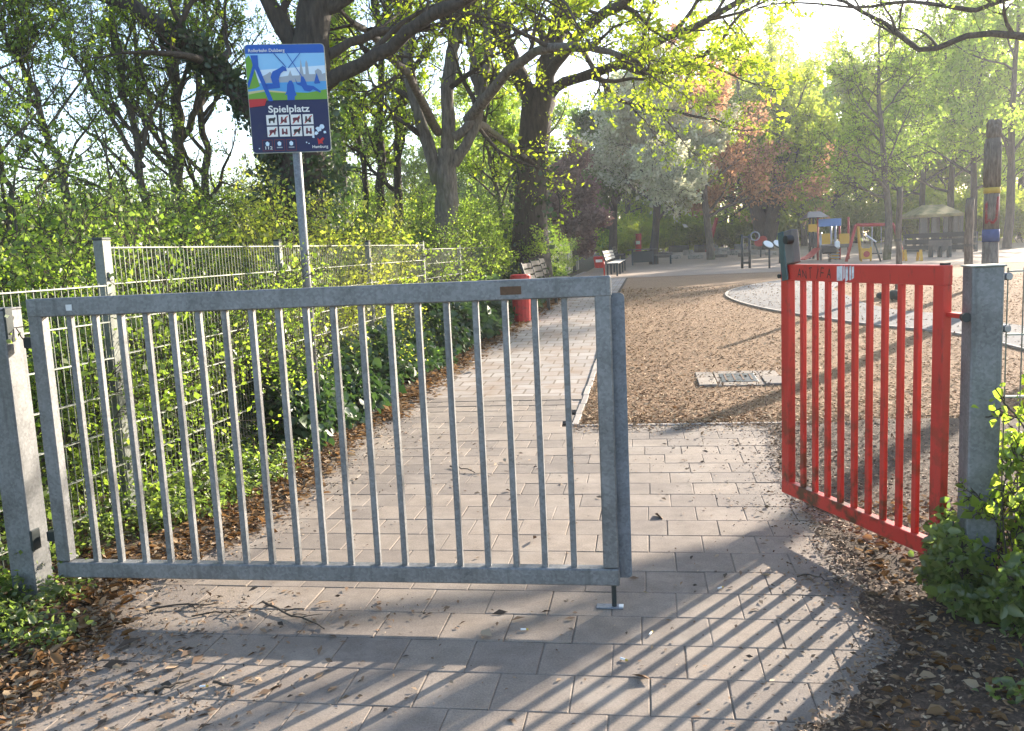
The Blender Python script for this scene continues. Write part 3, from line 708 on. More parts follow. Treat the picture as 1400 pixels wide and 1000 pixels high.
def guide(T, pts, r0, r1, k=8, n=12, jit=.01):
    """a limb through given points, smoothly"""
    P = [Vector(p) for p in pts]; Q = [P[0]*2-P[1]]+P+[P[-1]*2-P[-2]]; out = []
    for q in range(n):
        t = q/(n-1)*(len(P)-1); i = min(len(P)-2, int(t)); u = t-i; a, b, c, d = Q[i:i+4]
        out.append(.5*((2*b)+(c-a)*u+(2*a-5*b+4*c-d)*u*u+(3*b-a-3*c+d)*u**3)+T.rv()*jit)
    rad = [(r0+(r1-r0)*i/(n-1))*(1+T.r.uniform(-.06, .06)) for i in range(n)]
    if k >= 12: rad[0] *= 1.3; rad[1] *= 1.08
    T.put(out, rad, k); return out, rad
def mpx(px, Y): return px*Y/F_PX/.93
BASE = dict(seg=[8, 6, 5, 4, 3], wob=[.07, .16, .2, .22, .2], up=[.02, .05, .04, .02, .0], taper=.72, rmin=.004, sides=[8, 6, 4, 3, 3], n=[9, 7, 6, 5, 0],
            t0=[.3, .2, .15, .1, 0], ang=[50, 48, 45, 45, 40], len=[.5, .5, .5, .5, .5], rk=.55, max=4, nleaf=8, lspread=.04)
def prm(**k): d = dict(BASE); d.update(k); return d
def pxl(Y, *pts):                       # pixel polyline at about depth Y, (x, y[, extra depth])
    return [at(p[0], p[1], Y+(p[2] if len(p) > 2 else 0)) for p in pts]

# --- big tree with ivy behind the sign
def hero_sign():
    Y = 12.5; T = Tree(11); b = at(412, 320, Y); b.z = 0; root = thing('oak_tree', 'stout forked tree with ivy up its trunk standing behind the blue sign', 'tree', b[:])
    P = prm(n=[8, 5, 4, 4, 0], len=[.42, .5, .5, .5, .5], nleaf=8, dens=.8, lspread=.03, rmin=.005)
    tr, rr = guide(T, [b]+pxl(Y, (412, 300), (412, 230), (418, 150), (428, 60), (432, -20), (436, -100), (440, -160)), mpx(38, Y), mpx(14, Y), 12, 18)
    limbs = [
        (pxl(Y, (405, 250), (385, 215), (345, 150), (300, 98), (255, 62, -.4), (200, 22, -.8), (130, -10, -1.0), (60, -50, -1.2)), 15, 7),
        (pxl(Y, (420, 120), (405, 70), (382, 30), (362, -10), (340, -60), (320, -110)), 14, 8),
        (pxl(Y, (418, 150), (452, 112), (500, 86, -.3), (545, 55, -.5), (590, 20, -.8), (650, -6, -1.0), (740, -40, -1.2)), 11, 6),
        (pxl(Y, (424, 95), (452, 72), (500, 50, .4), (545, 40, .6), (600, 34, .8), (640, 12, .9)), 8, 3),
        (pxl(Y, (430, 20), (470, 0), (520, -50), (570, -120)), 9, 4),
        (pxl(Y, (415, 200), (400, 60, 2), (380, -40, 3)), 8, 3)]
    T.kids(tr, rr, 6.0, 1, prm(n=[0, 4, 5, 5, 0], nleaf=5, dens=.6), .6)
    for pts, r0, r1 in limbs:
        q, ra = guide(T, pts, mpx(r0, Y), mpx(r1, Y), 8, 14, .02); T.kids(q, ra, 4.2, 1, P, .3)
    T.finish(root, 'bark_dark', 'leaf_lime', .05, split=5)
    # ivy on trunk and the left limb
    g = np.random.default_rng(5); pts = []
    for k in range(3400):
        t = g.random()**1.2*8; i = int(t); c = tr[i].lerp(tr[i+1], t-i); a = g.uniform(0, 6.28); r = rr[i]*g.uniform(.95, 1.9)+.02
        pts.append((c.x+r*math.cos(a), c.y+r*math.sin(a), c.z))
    q, ra = guide(Tree(1), limbs[0][0], mpx(15, Y), mpx(7, Y), 8, 14, .0)
    for k in range(2600):
        t = g.random()*8.5; i = int(t); c = q[i].lerp(q[i+1], t-i); v = Vector(g.normal(size=3)).normalized()*(ra[i]*g.uniform(.9, 1.8)+.01); pts.append((c+v)[:])
    link('ivy_sleeve', leaf_mesh('ivy_sleeve', pts, .075, g, .85, .3, two=True), M['leaf_ivy'], root)
hero_sign()

def hero_twin():
    Y = 17.5; T = Tree(12); b = at(612, 330, Y); b.z = zt(Y); root = thing('ash_tree', 'pale multi-stemmed tree with mossy bark rising between the sign and the dark trunk', 'tree', b[:])
    P = prm(n=[8, 7, 5, 5, 0], len=[.42, .42, .5, .5, .5], nleaf=9, dens=.55, lspread=.035)
    tr, rr = guide(T, [b]+pxl(Y, (612, 310), (610, 270), (608, 235), (612, 205)), mpx(16, Y), mpx(13, Y), 12, 10)
    for pts, r0, r1 in [
        (pxl(Y, (600, 250), (588, 205), (570, 150), (558, 90), (556, 30), (560, -60)), 9, 6),
        (pxl(Y, (611, 215), (612, 150), (616, 90), (628, 30), (645, -20), (660, -70)), 9, 6),
        (pxl(Y, (618, 225), (640, 190), (655, 150), (664, 90), (668, 30), (676, -60)), 8, 5),
        (pxl(Y, (620, 190), (650, 168), (685, 190, 1), (720, 215, 1.5)), 7, 3),
        (pxl(Y, (655, 130), (645, 80), (640, 40), (645, 0)), 5, 2.5),
        (pxl(Y, (640, 165), (700, 95, -1), (745, 70, -1.5), (800, 64, -2), (850, 78, -2.4)), 7, 3),
        (pxl(Y, (600, 180), (560, 110, -2), (520, 60, -3), (480, 30, -4)), 6, 3)]:
        q, ra = guide(T, pts, mpx(r0, Y), mpx(r1, Y), 8, 14, .02); T.kids(q, ra, 4.6, 1, P, .25)
    T.finish(root, 'bark_grey', 'leaf_lime', .062, split=5)
hero_twin()

def hero_dark():
    Y = 19.5; T = Tree(13); b = at(724, 330, Y); b.z = zt(Y); root = thing('maple_tree', 'tall dark-trunked tree forking above head height with lime young leaves', 'tree', b[:])
    P = prm(n=[8, 7, 6, 5, 0], len=[.42, .42, .5, .5, .5], nleaf=13, dens=.62, lspread=.04)
    tr, rr = guide(T, [b]+pxl(Y, (724, 300), (728, 240), (731, 190), (734, 150), (738, 125)), mpx(23, Y), mpx(18, Y), 12, 10)
    for pts, r0, r1 in [
        (pxl(Y, (735, 155), (716, 118), (698, 80), (684, 40), (675, 0), (668, -70)), 12, 8),
        (pxl(Y, (740, 150), (748, 100), (757, 60), (765, 10), (772, -70)), 14, 9),
        (pxl(Y, (752, 130), (775, 112), (815, 98, -.5), (860, 80, -1), (905, 54, -1.5), (955, 36, -2), (1010, 0, -2.5)), 7.5, 3),
        (pxl(Y, (764, 40), (800, 5), (850, -20), (900, -30)), 8, 3),
        (pxl(Y, (845, 86, -1), (880, 100, -1.5), (930, 92, -2), (985, 60, -2.5)), 4, 2),
        (pxl(Y, (748, 100), (800, 40, -3), (850, 0, -5), (900, -40, -6)), 7, 3),
        (pxl(Y, (690, 60), (640, 10, -2), (600, -40, -3)), 6, 3),
        (pxl(Y, (760, 40), (790, 60, 3), (840, 130, 5), (900, 150, 6), (960, 160, 6)), 5, 2)]:
        q, ra = guide(T, pts, mpx(r0, Y), mpx(r1, Y), 8, 14, .02); T.kids(q, ra, 4.6, 1, P, .25)
    T.finish(root, 'bark_dark', 'leaf_lime', .078, split=5)
    g = np.random.default_rng(6); pts = []
    for k in range(900):
        t = g.random()**1.6*5; i = int(t); c = tr[i].lerp(tr[i+1], t-i); a = g.uniform(0, 6.28); r = rr[i]*g.uniform(.95, 1.3); pts.append((c.x+r*math.cos(a), c.y+r*math.sin(a), c.z))
    link('ivy_sleeve', leaf_mesh('ivy_sleeve', pts, .09, g, .85, .3), M['leaf_ivy'], root)
hero_dark()

# --- slender trees on the left
SL = prm(t0=[.12, .2, .15, .1, 0], n=[14, 5, 4, 3, 0], len=[.30, .42, .5, .5, .5], ang=[48, 45, 45, 45, 40], nleaf=6, dens=.45, lspread=.03, up=[.02, .10, .06, .03, 0], rmin=.004)
def slender(seed, Y, pts, r0, r1, label, leafm='leaf_spring', size=.045, hgt=8.0, P=SL, bark='bark', extra=(), nm='slender_tree'):
    T = Tree(seed); g0 = pxl(Y, *pts); b = g0[0].copy(); b.z = zt(Y)-.05; root = thing(nm, label, 'tree', b[:])
    q, ra = guide(T, [b]+g0, mpx(r0, Y), mpx(r1, Y), 7, 18, .03); T.kids(q, ra, hgt, 0, P)
    for ep, e0, e1 in extra:
        q, ra = guide(T, pxl(Y, *ep), mpx(e0, Y), mpx(e1, Y), 6, 12, .03); T.kids(q, ra, hgt*.55, 0, P, .15)
    T.finish(root, bark, leafm, size, split=5)
    return root
slender(21, 10.5, [(103, 330), (88, 250), (66, 190), (45, 130), (20, 70), (-15, 10), (-60, -90)], 6, 2.5, 'slender tree leaning sharply, arching over the low fence', hgt=6.5, extra=[((20, 70), (40, 20), (50, -60)), ((45, 130), (5, 90), (-50, 60))] and [([(66, 190), (40, 120, -.6), (10, 60, -1), (-30, 0, -1.4)], 3, 1.5)])
slender(22, 12.5, [(212, 330), (195, 230), (180, 170), (163, 110), (154, 50), (150, -30), (146, -160)], 6, 3, 'slender tree with kinked stem and pale green leaves over the hedge', hgt=7, extra=[([(195, 230), (150, 160), (110, 90), (75, 30), (40, -40)], 3.5, 1.5), ([(190, 215), (205, 150), (185, 60), (170, -20)], 3, 1.5)])
slender(23, 14.5, [(247, 330), (246, 220), (244, 150), (238, 80), (240, 10), (246, -120)], 9, 4, 'straight ivy-flecked tree standing upright behind the sagging limb', hgt=8, extra=[([(246, 190), (280, 130), (300, 70), (308, -10)], 5, 2)])
slender(24, 15.5, [(285, 330), (282, 240), (275, 170), (268, 100), (290, 40), (305, -60)], 6, 3, 'thin dark tree with forking top between straight tree and sign', hgt=7.5)
slender(25, 9.0, [(20, 360), (10, 270), (-5, 180), (-20, 90), (-30, -20)], 5, 2.5, 'thin leafy tree at the outer end of the low fence', hgt=6)
BARE = prm(n=[14, 7, 5, 4, 0], len=[.3, .45, .5, .5, .5], ang=[42, 45, 45, 45, 40], nleaf=3, dens=.5, lspread=.05, up=[.02, .06, .05, .03, 0])
slender(26, 19, [(520, 320), (521, 240), (518, 170), (522, 100), (515, 30), (510, -60)], 7, 3, 'bare dark tree with two close stems and fine twigs near the sign', 'leaf_spring', .07, 7.5, BARE, 'bark_dark', [([(545, 320), (542, 240), (546, 160), (552, 90), (548, 10)], 6, 2.5), ([(500, 300), (495, 200), (470, 120), (455, 40)], 4, 2)])
slender(27, 21, [(690, 330), (682, 270), (668, 220), (662, 170), (655, 110)], 4, 2, 'low twiggy tree with dull green leaves beside the ivied trunk', 'leaf_spring', .08, 4.5, prm(n=[12, 6, 5, 4, 0], len=[.35, .45, .5, .5, .5], nleaf=5, dens=.6), 'bark')
slender(30, 26, [(470, 320), (468, 230), (474, 150), (466, 70), (470, -20)], 6, 3, 'far bare tree between the sign and the twin dark stems', 'leaf_spring', .09, 8, BARE, 'bark_dark')

# --- trees with full crowns
def crown_tree(seed, label, name, hgt, trunk_h, tr_r, leafm, lsize, nleaf, bark='bark', spread=.62, group=None, n0=11, lsp=.12, dens=1.0, stems=1, ang=55, t0=None, lv=4):
    T = Tree(seed); root = thing(name, label, 'tree', (0, 0, 0), group)
    t0_ = trunk_h/hgt if t0 is None else t0
    P = prm(n=[n0, 6, 5, 4, 0], t0=[t0_, .25, .15, .1, 0], len=[spread, .5, .5, .5, .5], ang=[ang, 48, 45, 45, 40], nleaf=nleaf, lspread=lsp, dens=dens, max=lv, rmin=.008, up=[.01, .05, .03, .01, 0], rk=.5)
    for s_ in range(stems):
        a = 6.28*s_/max(1, stems)+1; lean = .0 if stems == 1 else .22
        T.grow(Vector((0, 0, -.1)), Vector((lean*math.cos(a), lean*math.sin(a), 1)), hgt*.72, tr_r, 0, dict(P, sides=[9, 5, 4, 3, 3]))
    return T.finish(root, bark, leafm, lsize, split=5, up=.3)
def place(root, px, py, Y, sc=1.0, rz=0.0):
    p = at(px, py, Y); root.location = (p.x, Y, zt(Y)-.05); root.rotation_euler = (0, 0, rz); root.scale = (sc, sc, sc)
place(crown_tree(41, 'purple-leaved small tree with drooping foliage beyond the ivied dark trunk', 'plum_tree', 4.6, .6, .12, 'leaf_purple', .13, 11, 'bark_dark', .42, n0=12), 783, 320, 38, 1.15)
place(crown_tree(42, 'dark green dense tree between the purple and the white-blossomed tree', 'holly_tree', 7.2, 1.6, .2, 'leaf_deep', .13, 13, 'bark_dark', .42, n0=12), 838, 330, 50, 1.4)
place(crown_tree(43, 'tree covered in white blossom beside the dark green tree', 'cherry_tree', 8.6, 2.0, .2, 'blossom', .14, 13, 'bark_dark', .5, n0=12), 893, 330, 44, 1.2, 1)
place(crown_tree(44, 'copper-leaved tree with fine twigs above the log circle', 'copper_tree', 10.5, 2.4, .2, 'leaf_copper', .13, 9, 'bark', .5, n0=13), 972, 320, 47, 1.15)
place(crown_tree(45, 'broad yellow-green tree with thick forked trunk behind the listening discs', 'lime_tree', 11.5, 1.5, .42, 'leaf_yellowgreen', .14, 8, 'bark_dark', .42, n0=10, stems=3, ang=48), 1046, 320, 62, 1.25)
place(crown_tree(46, 'slim straight tree with spare crown in front of the swing', 'rowan_tree', 11.5, 3.2, .17, 'leaf_wood', .10, 3, 'bark', .33, n0=14, dens=.8), 1212, 340, 37)
# trees at the wood's edge on the right
wa = crown_tree(47, 'tall hazy green tree at the edge of the wood behind the totem', 'beech_tree', 15, 3.5, .2, 'leaf_wood', .15, 4, 'bark_dark', .34, 'trees at the wood edge', n0=13)
wb = crown_tree(48, 'tall pale yellow-green tree in the wood beyond the play area', 'birch_tree', 13, 2.6, .22, 'leaf_yellowgreen', .17, 5, 'bark', .4, 'trees in the wood', n0=12)
wc = crown_tree(49, 'tall fresh green tree in the wood beyond the play area', 'hornbeam_tree', 14, 1.6, .24, 'leaf_wood', .2, 10, 'bark_dark', .42, 'fresh green trees in the wood', n0=11, stems=2, dens=.4)
LA, LB, LC = wa['label'], wb['label'], wc['label']
WA = [(1302, 56, 1.1), (1330, 52, 1.1), (1376, 45, 1.1), (1262, 66, 1.2), (1396, 60, 1.2)]
for i, (px, Y, s_) in enumerate(WA):
    if i == 0: place(wa, px, 320, Y, s_)
    else:
        p = at(px, 320, Y); copy_thing(wa, (p.x, Y, zt(Y)-.05), i*1.9, s_)
WB = [(1100, 72, 1.2), (1170, 78, 1.3), (1000, 80, 1.3), (1235, 80, 1.3), (925, 76, 1.1), (862, 72, 1.0), (1330, 82, 1.4)]
for i, (px, Y, s_) in enumerate(WB):
    if i == 0: place(wb, px, 320, Y, s_)
    else:
        p = at(px, 320, Y); copy_thing(wb, (p.x, Y, zt(Y)-.05), i*2.3, s_)
WC = [(895, 88, 1.1), (955, 84, 1.1), (1030, 86, 1.2), (1130, 90, 1.3), (1200, 92, 1.4), (1285, 88, 1.4), (1372, 80, 1.3), (825, 78, 1.0), (778, 66, .9), (1075, 100, 1.5), (985, 102, 1.4), (915, 104, 1.3), (1240, 104, 1.6), (745, 56, .9), (860, 92, 1.1), (480, 52, .75), (560, 56, .8), (640, 54, .8), (695, 50, .75), (390, 54, .7)]
for i, (px, Y, s_) in enumerate(WC):
    if i == 0: place(wc, px, 320, Y, s_)
    else:
        p = at(px, 320, Y); copy_thing(wc, (p.x, Y, zt(Y)-.05), i*2.7, s_)
# overhanging tree whose trunk stands beyond the right-hand fence
def overhang():
    T = Tree(61); b = Vector((7.75, 15.2, zt(15.2)-.05)); root = thing('overhanging_tree', 'tree reaching its thin branches in above the wooden totem', 'tree', b[:])
    tr, rr = guide(T, [b, b+Vector((.03, 0, 2)), b+Vector((-.1, .1, 4.5)), b+Vector((-.2, .3, 8))], .19, .10, 10, 12, .02)
    P = prm(n=[6, 6, 4, 4, 0], len=[.4, .4, .5, .5, .5], nleaf=4, dens=.4, lspread=.03)
    for pts, r0, r1 in [(pxl(14, (1480, 60), (1400, 52), (1330, 48), (1270, 68, .4), (1235, 52, .6), (1200, 28, .8), (1150, 2, 1.0), (1090, -12, 1.2)), 5, 1.5),
                        (pxl(14, (1470, 10), (1400, -10), (1330, 15), (1250, 0, .6), (1180, 10, 1.0), (1110, 5, 1.4)), 4, 1.3)]:
        q, ra = guide(T, pts, mpx(r0, 14), mpx(r1, 14), 6, 14, .02); T.kids(q, ra, 3.4, 1, P, .15)
        guide(T, [b+Vector((0, 0, 4)), (b+Vector((0, 0, 4))).lerp(q[0], .5), q[0]], .09, ra[0], 6, 6, .01)
    T.finish(root, 'bark_dark', 'leaf_spring', .05, split=5)
overhang()

# ------------------------------------------------------------------ shrubs
def shrub(seed, label, name, hgt, wid, nst, leafm, lsize, nleaf, group=None, two=False, lsp=.06, bark='bark_twig', dens=1.0, up=.5):
    T = Tree(seed); root = thing(name, label, 'shrub', (0, 0, 0), group); r = T.r
    P = prm(n=[8, 5, 4, 0, 0], t0=[.15, .1, .1, 0, 0], len=[.42, .5, .55, .5, .5], ang=[45, 48, 45, 45, 40], nleaf=nleaf, lspread=lsp, dens=dens, max=3, rmin=.003, up=[.0, .04, .02, 0, 0], sides=[5, 4, 3, 3, 3], wob=[.12, .18, .2, .2, .2], seg=[6, 5, 4, 3, 3])
    for k in range(nst):
        a = r.uniform(0, 6.28); rr_ = wid*.25*math.sqrt(r.random())
        T.grow(Vector((rr_*math.cos(a), rr_*math.sin(a), -.03)), Vector((math.cos(a)*.5*wid/hgt, math.sin(a)*.5*wid/hgt, 1)), hgt*r.uniform(.6, .95), .012*hgt/1.5, 0, P)
    link('stems', T.branch_mesh('stems'), M[bark], root, True)
    link('foliage', leaf_mesh('foliage', np.array(T.leaf), lsize, T.g, .62, up, two=two), M[leafm], root); return root
GR = 'leafy shrubs behind the mesh fence'
sa = shrub(71, 'loose green shrub growing behind the mesh fence', 'hedge_shrub', 2.1, 1.7, 9, 'leaf_shrub', .036, 5, GR)
sb = shrub(72, 'loose green shrub growing behind the mesh fence', 'hedge_shrub', 2.0, 1.9, 10, 'leaf_spring', .036, 5, GR)
sc_ = shrub(73, 'yellow-green shrub behind the fence near the sign pole', 'privet_shrub', 1.9, 1.8, 10, 'leaf_yellow_shrub', .038, 6, 'yellow-green shrubs by the sign pole')
sd = shrub(74, 'feathery bright green bush spilling over the fence by the bench', 'broom_bush', 2.0, 2.2, 12, 'leaf_spring', .05, 6, 'feathery bushes by the bench')
rr_ = random.Random(5)
def put_all(proto, lst):
    for i, (x, y, s_) in enumerate(lst):
        lab = None
        if proto['group'] == GR:
            hue = 'dark green' if proto is sa else 'fresh yellowish green'; bay = int((y-FY0)/2.52)
            lab = ('%s shrub pressed against the low mesh fence by the gate post' % hue) if y < FY0 else ('%s shrub behind the %s bay of tall mesh from the gate' % (hue, ['first', 'second', 'third', 'fourth', 'fifth', 'sixth', 'seventh'][min(6, bay)])) if x > -4.75 else ('%s shrub standing a few steps back behind the mesh fence' % hue) if x > -8 else ('%s shrub in the far thicket behind the mesh fence' % hue)
        if i == 0:
            proto.location = (x, y, zt(y)); proto.scale = (s_, s_, s_)
            if lab: proto['label'] = lab
        else: cq_ = copy_thing(proto, (x, y, zt(y)), rr_.uniform(0, 6.28), (s_*rr_.uniform(.9, 1.15), s_*rr_.uniform(.9, 1.15), s_*rr_.uniform(.9, 1.1)), lab)
put_all(sa, [(-9.6, 9.0, 1.3), (-12.5, 11.5, 1.5), (-11.0, 17.5, 1.6), (-14, 15, 1.6), (-13.5, 22, 1.7), (-6.2, 23, 1.4), (-4.2, 4.3, .9), (-4.6, 5.6, 1.0), (-4.0, 6.9, .9), (-5.6, 6.6, 1.15), (-6.4, 8.2, 1.25), (-5.2, 9.6, 1.05), (-7.6, 9.6, 1.35), (-8.6, 12, 1.4), (-5.2, 13.6, 1.0), (-7.0, 13, 1.2), (-10.5, 11.5, 1.4), (-9.5, 16, 1.5), (-5.6, 17.5, 1.1)])
put_all(sb, [(-8.4, 7.6, 1.3), (-10.4, 13.8, 1.4), (-9.0, 19, 1.5), (-15.5, 18, 1.7), (-6.0, 19.5, 1.3), (-3.9, 5.4, .85), (-5.3, 4.6, 1.05), (-4.5, 8.0, 1.0), (-6.6, 6.4, 1.2), (-5.8, 8.0, 1.1), (-4.4, 12.0, .95), (-6.4, 10.8, 1.2), (-8.0, 14, 1.35), (-4.6, 15.5, .95), (-11.5, 14, 1.5), (-6.6, 16, 1.2), (-12, 18, 1.5), (-7.5, 20, 1.4), (-10, 22, 1.5)])
put_all(sc_, [(-4.6, 9.6, 1.1), (-3.95, 10.6, .95), (-5.0, 11.0, 1.1), (-4.0, 8.9, .85)])
put_all(sd, [(-3.9, 17.6, .9), (-3.7, 19.4, .9), (-4.4, 20.8, 1.1), (-3.8, 22.6, .9), (-4.4, 24.5, 1.0), (-3.9, 26.5, .8), (-4.6, 29, .9), (-5.2, 18.8, 1.1), (-4.3, 33, .8)])
se = shrub(75, 'rounded yellowish green bush at the edge of the far wood', 'wood_bush', 2.4, 2.8, 12, 'leaf_yellowgreen', .12, 5, 'bushes at the wood edge')
L_ = []
for px, Y, s_ in [(880, 68, 1.1), (905, 72, 1.2), (935, 76, 1.3), (965, 74, 1.2), (1000, 75, 1.3), (1030, 72, 1.4), (1075, 76, 1.4), (1115, 74, 1.4), (1150, 76, 1.4), (1190, 74, 1.3), (1225, 78, 1.5), (1262, 74, 1.4), (1300, 70, 1.3), (1335, 66, 1.4), (1375, 58, 1.3), (1410, 52, 1.2), (855, 64, 1.0), (838, 56, .9), (1395, 66, 1.4), (480, 30, 1.0), (530, 33, 1.1), (585, 31, 1.0), (640, 34, 1.1), (690, 36, 1.0), (735, 40, 1.0), (430, 32, 1.1)]:
    p = at(px, 330, Y); L_.append((p.x, Y, s_))
put_all(se, L_)
# shrub at the foot of the red gate's post
fs = shrub(76, 'bright green lobed-leaf shrub crowding the foot of the red gate post', 'currant_shrub', 1.0, .9, 5, 'leaf_spring', .044, 3, None, True, .02, 'bark_twig', .5)
fs.location = (RPX+.26, 3.56, 0); fs.scale = (.8, .8, .8)
fs5 = shrub(79, 'sunlit leafy shrub spreading over the soil beyond the red gate post', 'currant_shrub', 1.15, 1.2, 7, 'leaf_spring', .044, 3, None, True, .02, 'bark_twig', .5); fs5.location = (RPX+.78, 3.5, 0)
fs2 = shrub(77, 'low leafy sprig poking through the bars at the red gate corner', 'currant_sprig', .42, .4, 4, 'leaf_weed', .04, 3, None, True, .02); fs2.location = (RPX-.05, 3.7, 0)
fs3 = shrub(78, 'taller green shrub growing through the mesh beside the red gate post', 'currant_shrub', 1.15, .8, 6, 'leaf_spring', .045, 4, None, True, .03); fs3.location = (RPX+.72, 4.1, 0)

# ------------------------------------------------------------------ soil beds, ground cover, litter
gr = np.random.default_rng(99)
def edge(pxs):
    P = sorted([(gnd(*p).y, gnd(*p).x) for p in pxs]); a = np.array(P); return a[:, 0], a[:, 1]
LY, LX = edge([(0, 985), (60, 935), (110, 895), (150, 855), (135, 822), (200, 792), (320, 735), (400, 680), (475, 605), (555, 548), (635, 494), (690, 457), (730, 432), (785, 398)])
RY, RX = edge([(1120, 1010), (1185, 935), (1212, 885), (1190, 840), (1160, 790), (1135, 740), (1105, 690), (1075, 640), (1066, 600)])
xl = lambda y: np.interp(y, LY, LX); xr = lambda y: np.interp(y, RY, RX)
def wig(x, y, s=2.3, o=0.0): return mnoise.noise(Vector((x*s+o, y*s, o)))
def soil_bed(name, side, y0, y1, xa, xb, d):
    nx, ny = int((xb-xa)/d)+1, int((y1-y0)/d)+1; V = []; ok = []
    for j in range(ny):
        for i in range(nx):
            x, y = xa+i*d, y0+j*d; e = (xl(y)-x) if side < 0 else (x-xr(y)); e += wig(x, y, 3.1)*.13+wig(x, y, 11)*.05
            V.append((x, y, zt(y)+min(.055, -.012+.09*e)+wig(x, y, 9, 5)*.012*(e > .05)+.012)); ok.append(e > -.06)
    f = [(j*nx+i, j*nx+i+1, (j+1)*nx+i+1, (j+1)*nx+i) for j in range(ny-1) for i in range(nx-1) if ok[j*nx+i] and ok[j*nx+i+1] and ok[(j+1)*nx+i] and ok[(j+1)*nx+i+1]]
    return tag(MB().add(V, f).build(name, M['soil'], None, True), kind='structure')
soil_bed('soil_bed', -1, 1.5, 9.5, -4.2, -1.4, .05)
soil_bed('soil_bed', 1, 1.2, 7.5, .5, 3.6, .05)
soil_bed('soil_verge', -1, 9.5, 26, -4.5, -1.8, .12)
def bedz(x, y, side):
    e = (xl(y)-x) if side < 0 else (x-xr(y)); return zt_np(y)+np.clip(-.012+.09*e, 0.004, .055)+.012
def clump_pts(n, x0, x1, y0, y1, cond, ncl, sd, seed):
    g = np.random.default_rng(seed); cx = g.uniform(x0, x1, ncl*3); cyy = y0+(y1-y0)*g.random(ncl*3); k = cond(cx, cyy); cx, cyy = cx[k][:ncl], cyy[k][:ncl]
    i = g.integers(0, len(cx), n); return cx[i]+g.normal(0, sd, n), cyy[i]+g.normal(0, sd, n), g, i
# weeds on the left bed
def weeds(name, label, n, x0, x1, y0, y1, cond, ncl, sd, hmax, side, size, mat, seed, two=True):
    x, y, g, i = clump_pts(n, x0, x1, y0, y1, cond, ncl, sd, seed); hm = hmax*(.3+.7*g.random(ncl+1))[i % (ncl+1)]
    z = bedz(x, y, side)+hm*g.random(n)**.8
    return tag(link(name, leaf_mesh(name, np.stack([x, y, z], 1), size, g, .62, 1.2, two=two, flat=.4), M[mat]), label, 'ground cover', None, 'stuff')
weeds('weed_cover', 'pale green low weeds among dead leaves beside the paving', 7000, -3.3, -1.9, 3.9, 7.8, lambda x, y: x < xl(y)-.2-.22*np.clip((6-y)/2, 0, 1), 130, .065, .2, -1, .03, 'leaf_weed', 1)
weeds('weed_cover', 'low green weeds at the foot of the wide gate post', 4200, -3.3, -1.5, 2.2, 3.7, lambda x, y: (x < xl(y)-.14), 70, .06, .13, -1, .03, 'leaf_weed', 2)
weeds('weed_cover', 'few small green sprouts in the shaded litter below the red gate', 900, 1.15, 2.6, 2.0, 3.9, lambda x, y: x > xr(y)+.22, 26, .04, .08, 1, .03, 'leaf_weed', 3)
weeds('undergrowth', 'tangled green undergrowth along the foot of the mesh fence', 19000, -4.4, -3.0, 3.6, 12, lambda x, y: x < -3.0, 170, .11, .75, -1, .034, 'leaf_shrub', 4, False)
weeds('undergrowth', 'grassy green undergrowth along the far end of the mesh fence', 9000, -4.4, -2.95, 15, 33, lambda x, y: x < -2.9, 130, .2, .55, -1, .08, 'leaf_grass', 5, False)
# ivy: a mounded carpet
n = 17000; y = 6.6+14.5*gr.random(n)**1.25; s_ = gr.random(n)
x1_ = xl(y)-.16; x0_ = np.full(n, -3.35); x = x0_+(x1_-x0_)*s_
hh = np.clip(.12+.62*np.sin(np.clip(s_, 0, 1)*np.pi*.5+1.57)*1.0+.12*np.sin(y*2.1)+.08*np.sin(y*5.3+x*4), .05, .75)
x += gr.normal(0, .05, n); z = zt_np(y)+.03+hh*gr.random(n)**.45
tag(link('ivy', leaf_mesh('ivy', np.stack([x, y, z], 1), np.where(y < 12, .068, .095), gr, .85, 1.3, axis=np.tile(np.array([.6, -.2, -.5]), (n, 1)), two=True), M['leaf_ivy']), 'glossy dark ivy carpet between the mesh fence and the path', 'ivy', None, 'stuff')
# dead leaves
def litter(name, n, xf, yf, zf, size, mat, seed, label, aspect=.6, up=3.5, fold=.10, two=True):
    g = np.random.default_rng(seed); y = yf(g, n); x = xf(g, y, n); z = zf(x, y)+g.random(n)*.008+.004
    return tag(link(name, leaf_mesh(name, np.stack([x, y, z], 1), size, g, aspect, up, fold, two=two, flat=.85), M[mat]), label, 'leaf litter', None, 'stuff')
litter('leaf_litter', 7500, lambda g, y, n: xl(y)-np.abs(g.normal(0, .42, n))+g.normal(.05, .09, n), lambda g, n: 1.9+7.5*g.random(n), lambda x, y: bedz(x, y, -1), .042, 'dead_leaf', 11, 'brown dead leaves banked along the ivy side of the paving')
litter('leaf_litter', 4200, lambda g, y, n: xl(y)-np.abs(g.normal(0, .22, n))+g.normal(.12, .1, n), lambda g, n: 8+14*g.random(n)**1.3, lambda x, y: zt_np(y)+.02, .06, 'dead_leaf', 12, 'rust brown dead leaves along the edge of the far path', two=False)
litter('leaf_litter', 1700, lambda g, y, n: xr(y)+.1+np.abs(g.normal(0, .75, n)), lambda g, n: 1.6+3.6*g.random(n), lambda x, y: bedz(x, y, 1), .038, 'dead_leaf', 13, 'brown dead leaves on the dark soil below the red gate')
def chips(name, n, xf, yf, zf, size, seed, label, mat='chips', asp=.28):
    g = np.random.default_rng(seed); y = yf(g, n); x = xf(g, y, n); z = zf(x, y)+g.random(n)*.012
    return tag(link(name, leaf_mesh(name, np.stack([x, y, z], 1), size, g, asp, 1.6, .05, flat=.75), M[mat]), label, 'wood chips', None, 'stuff')
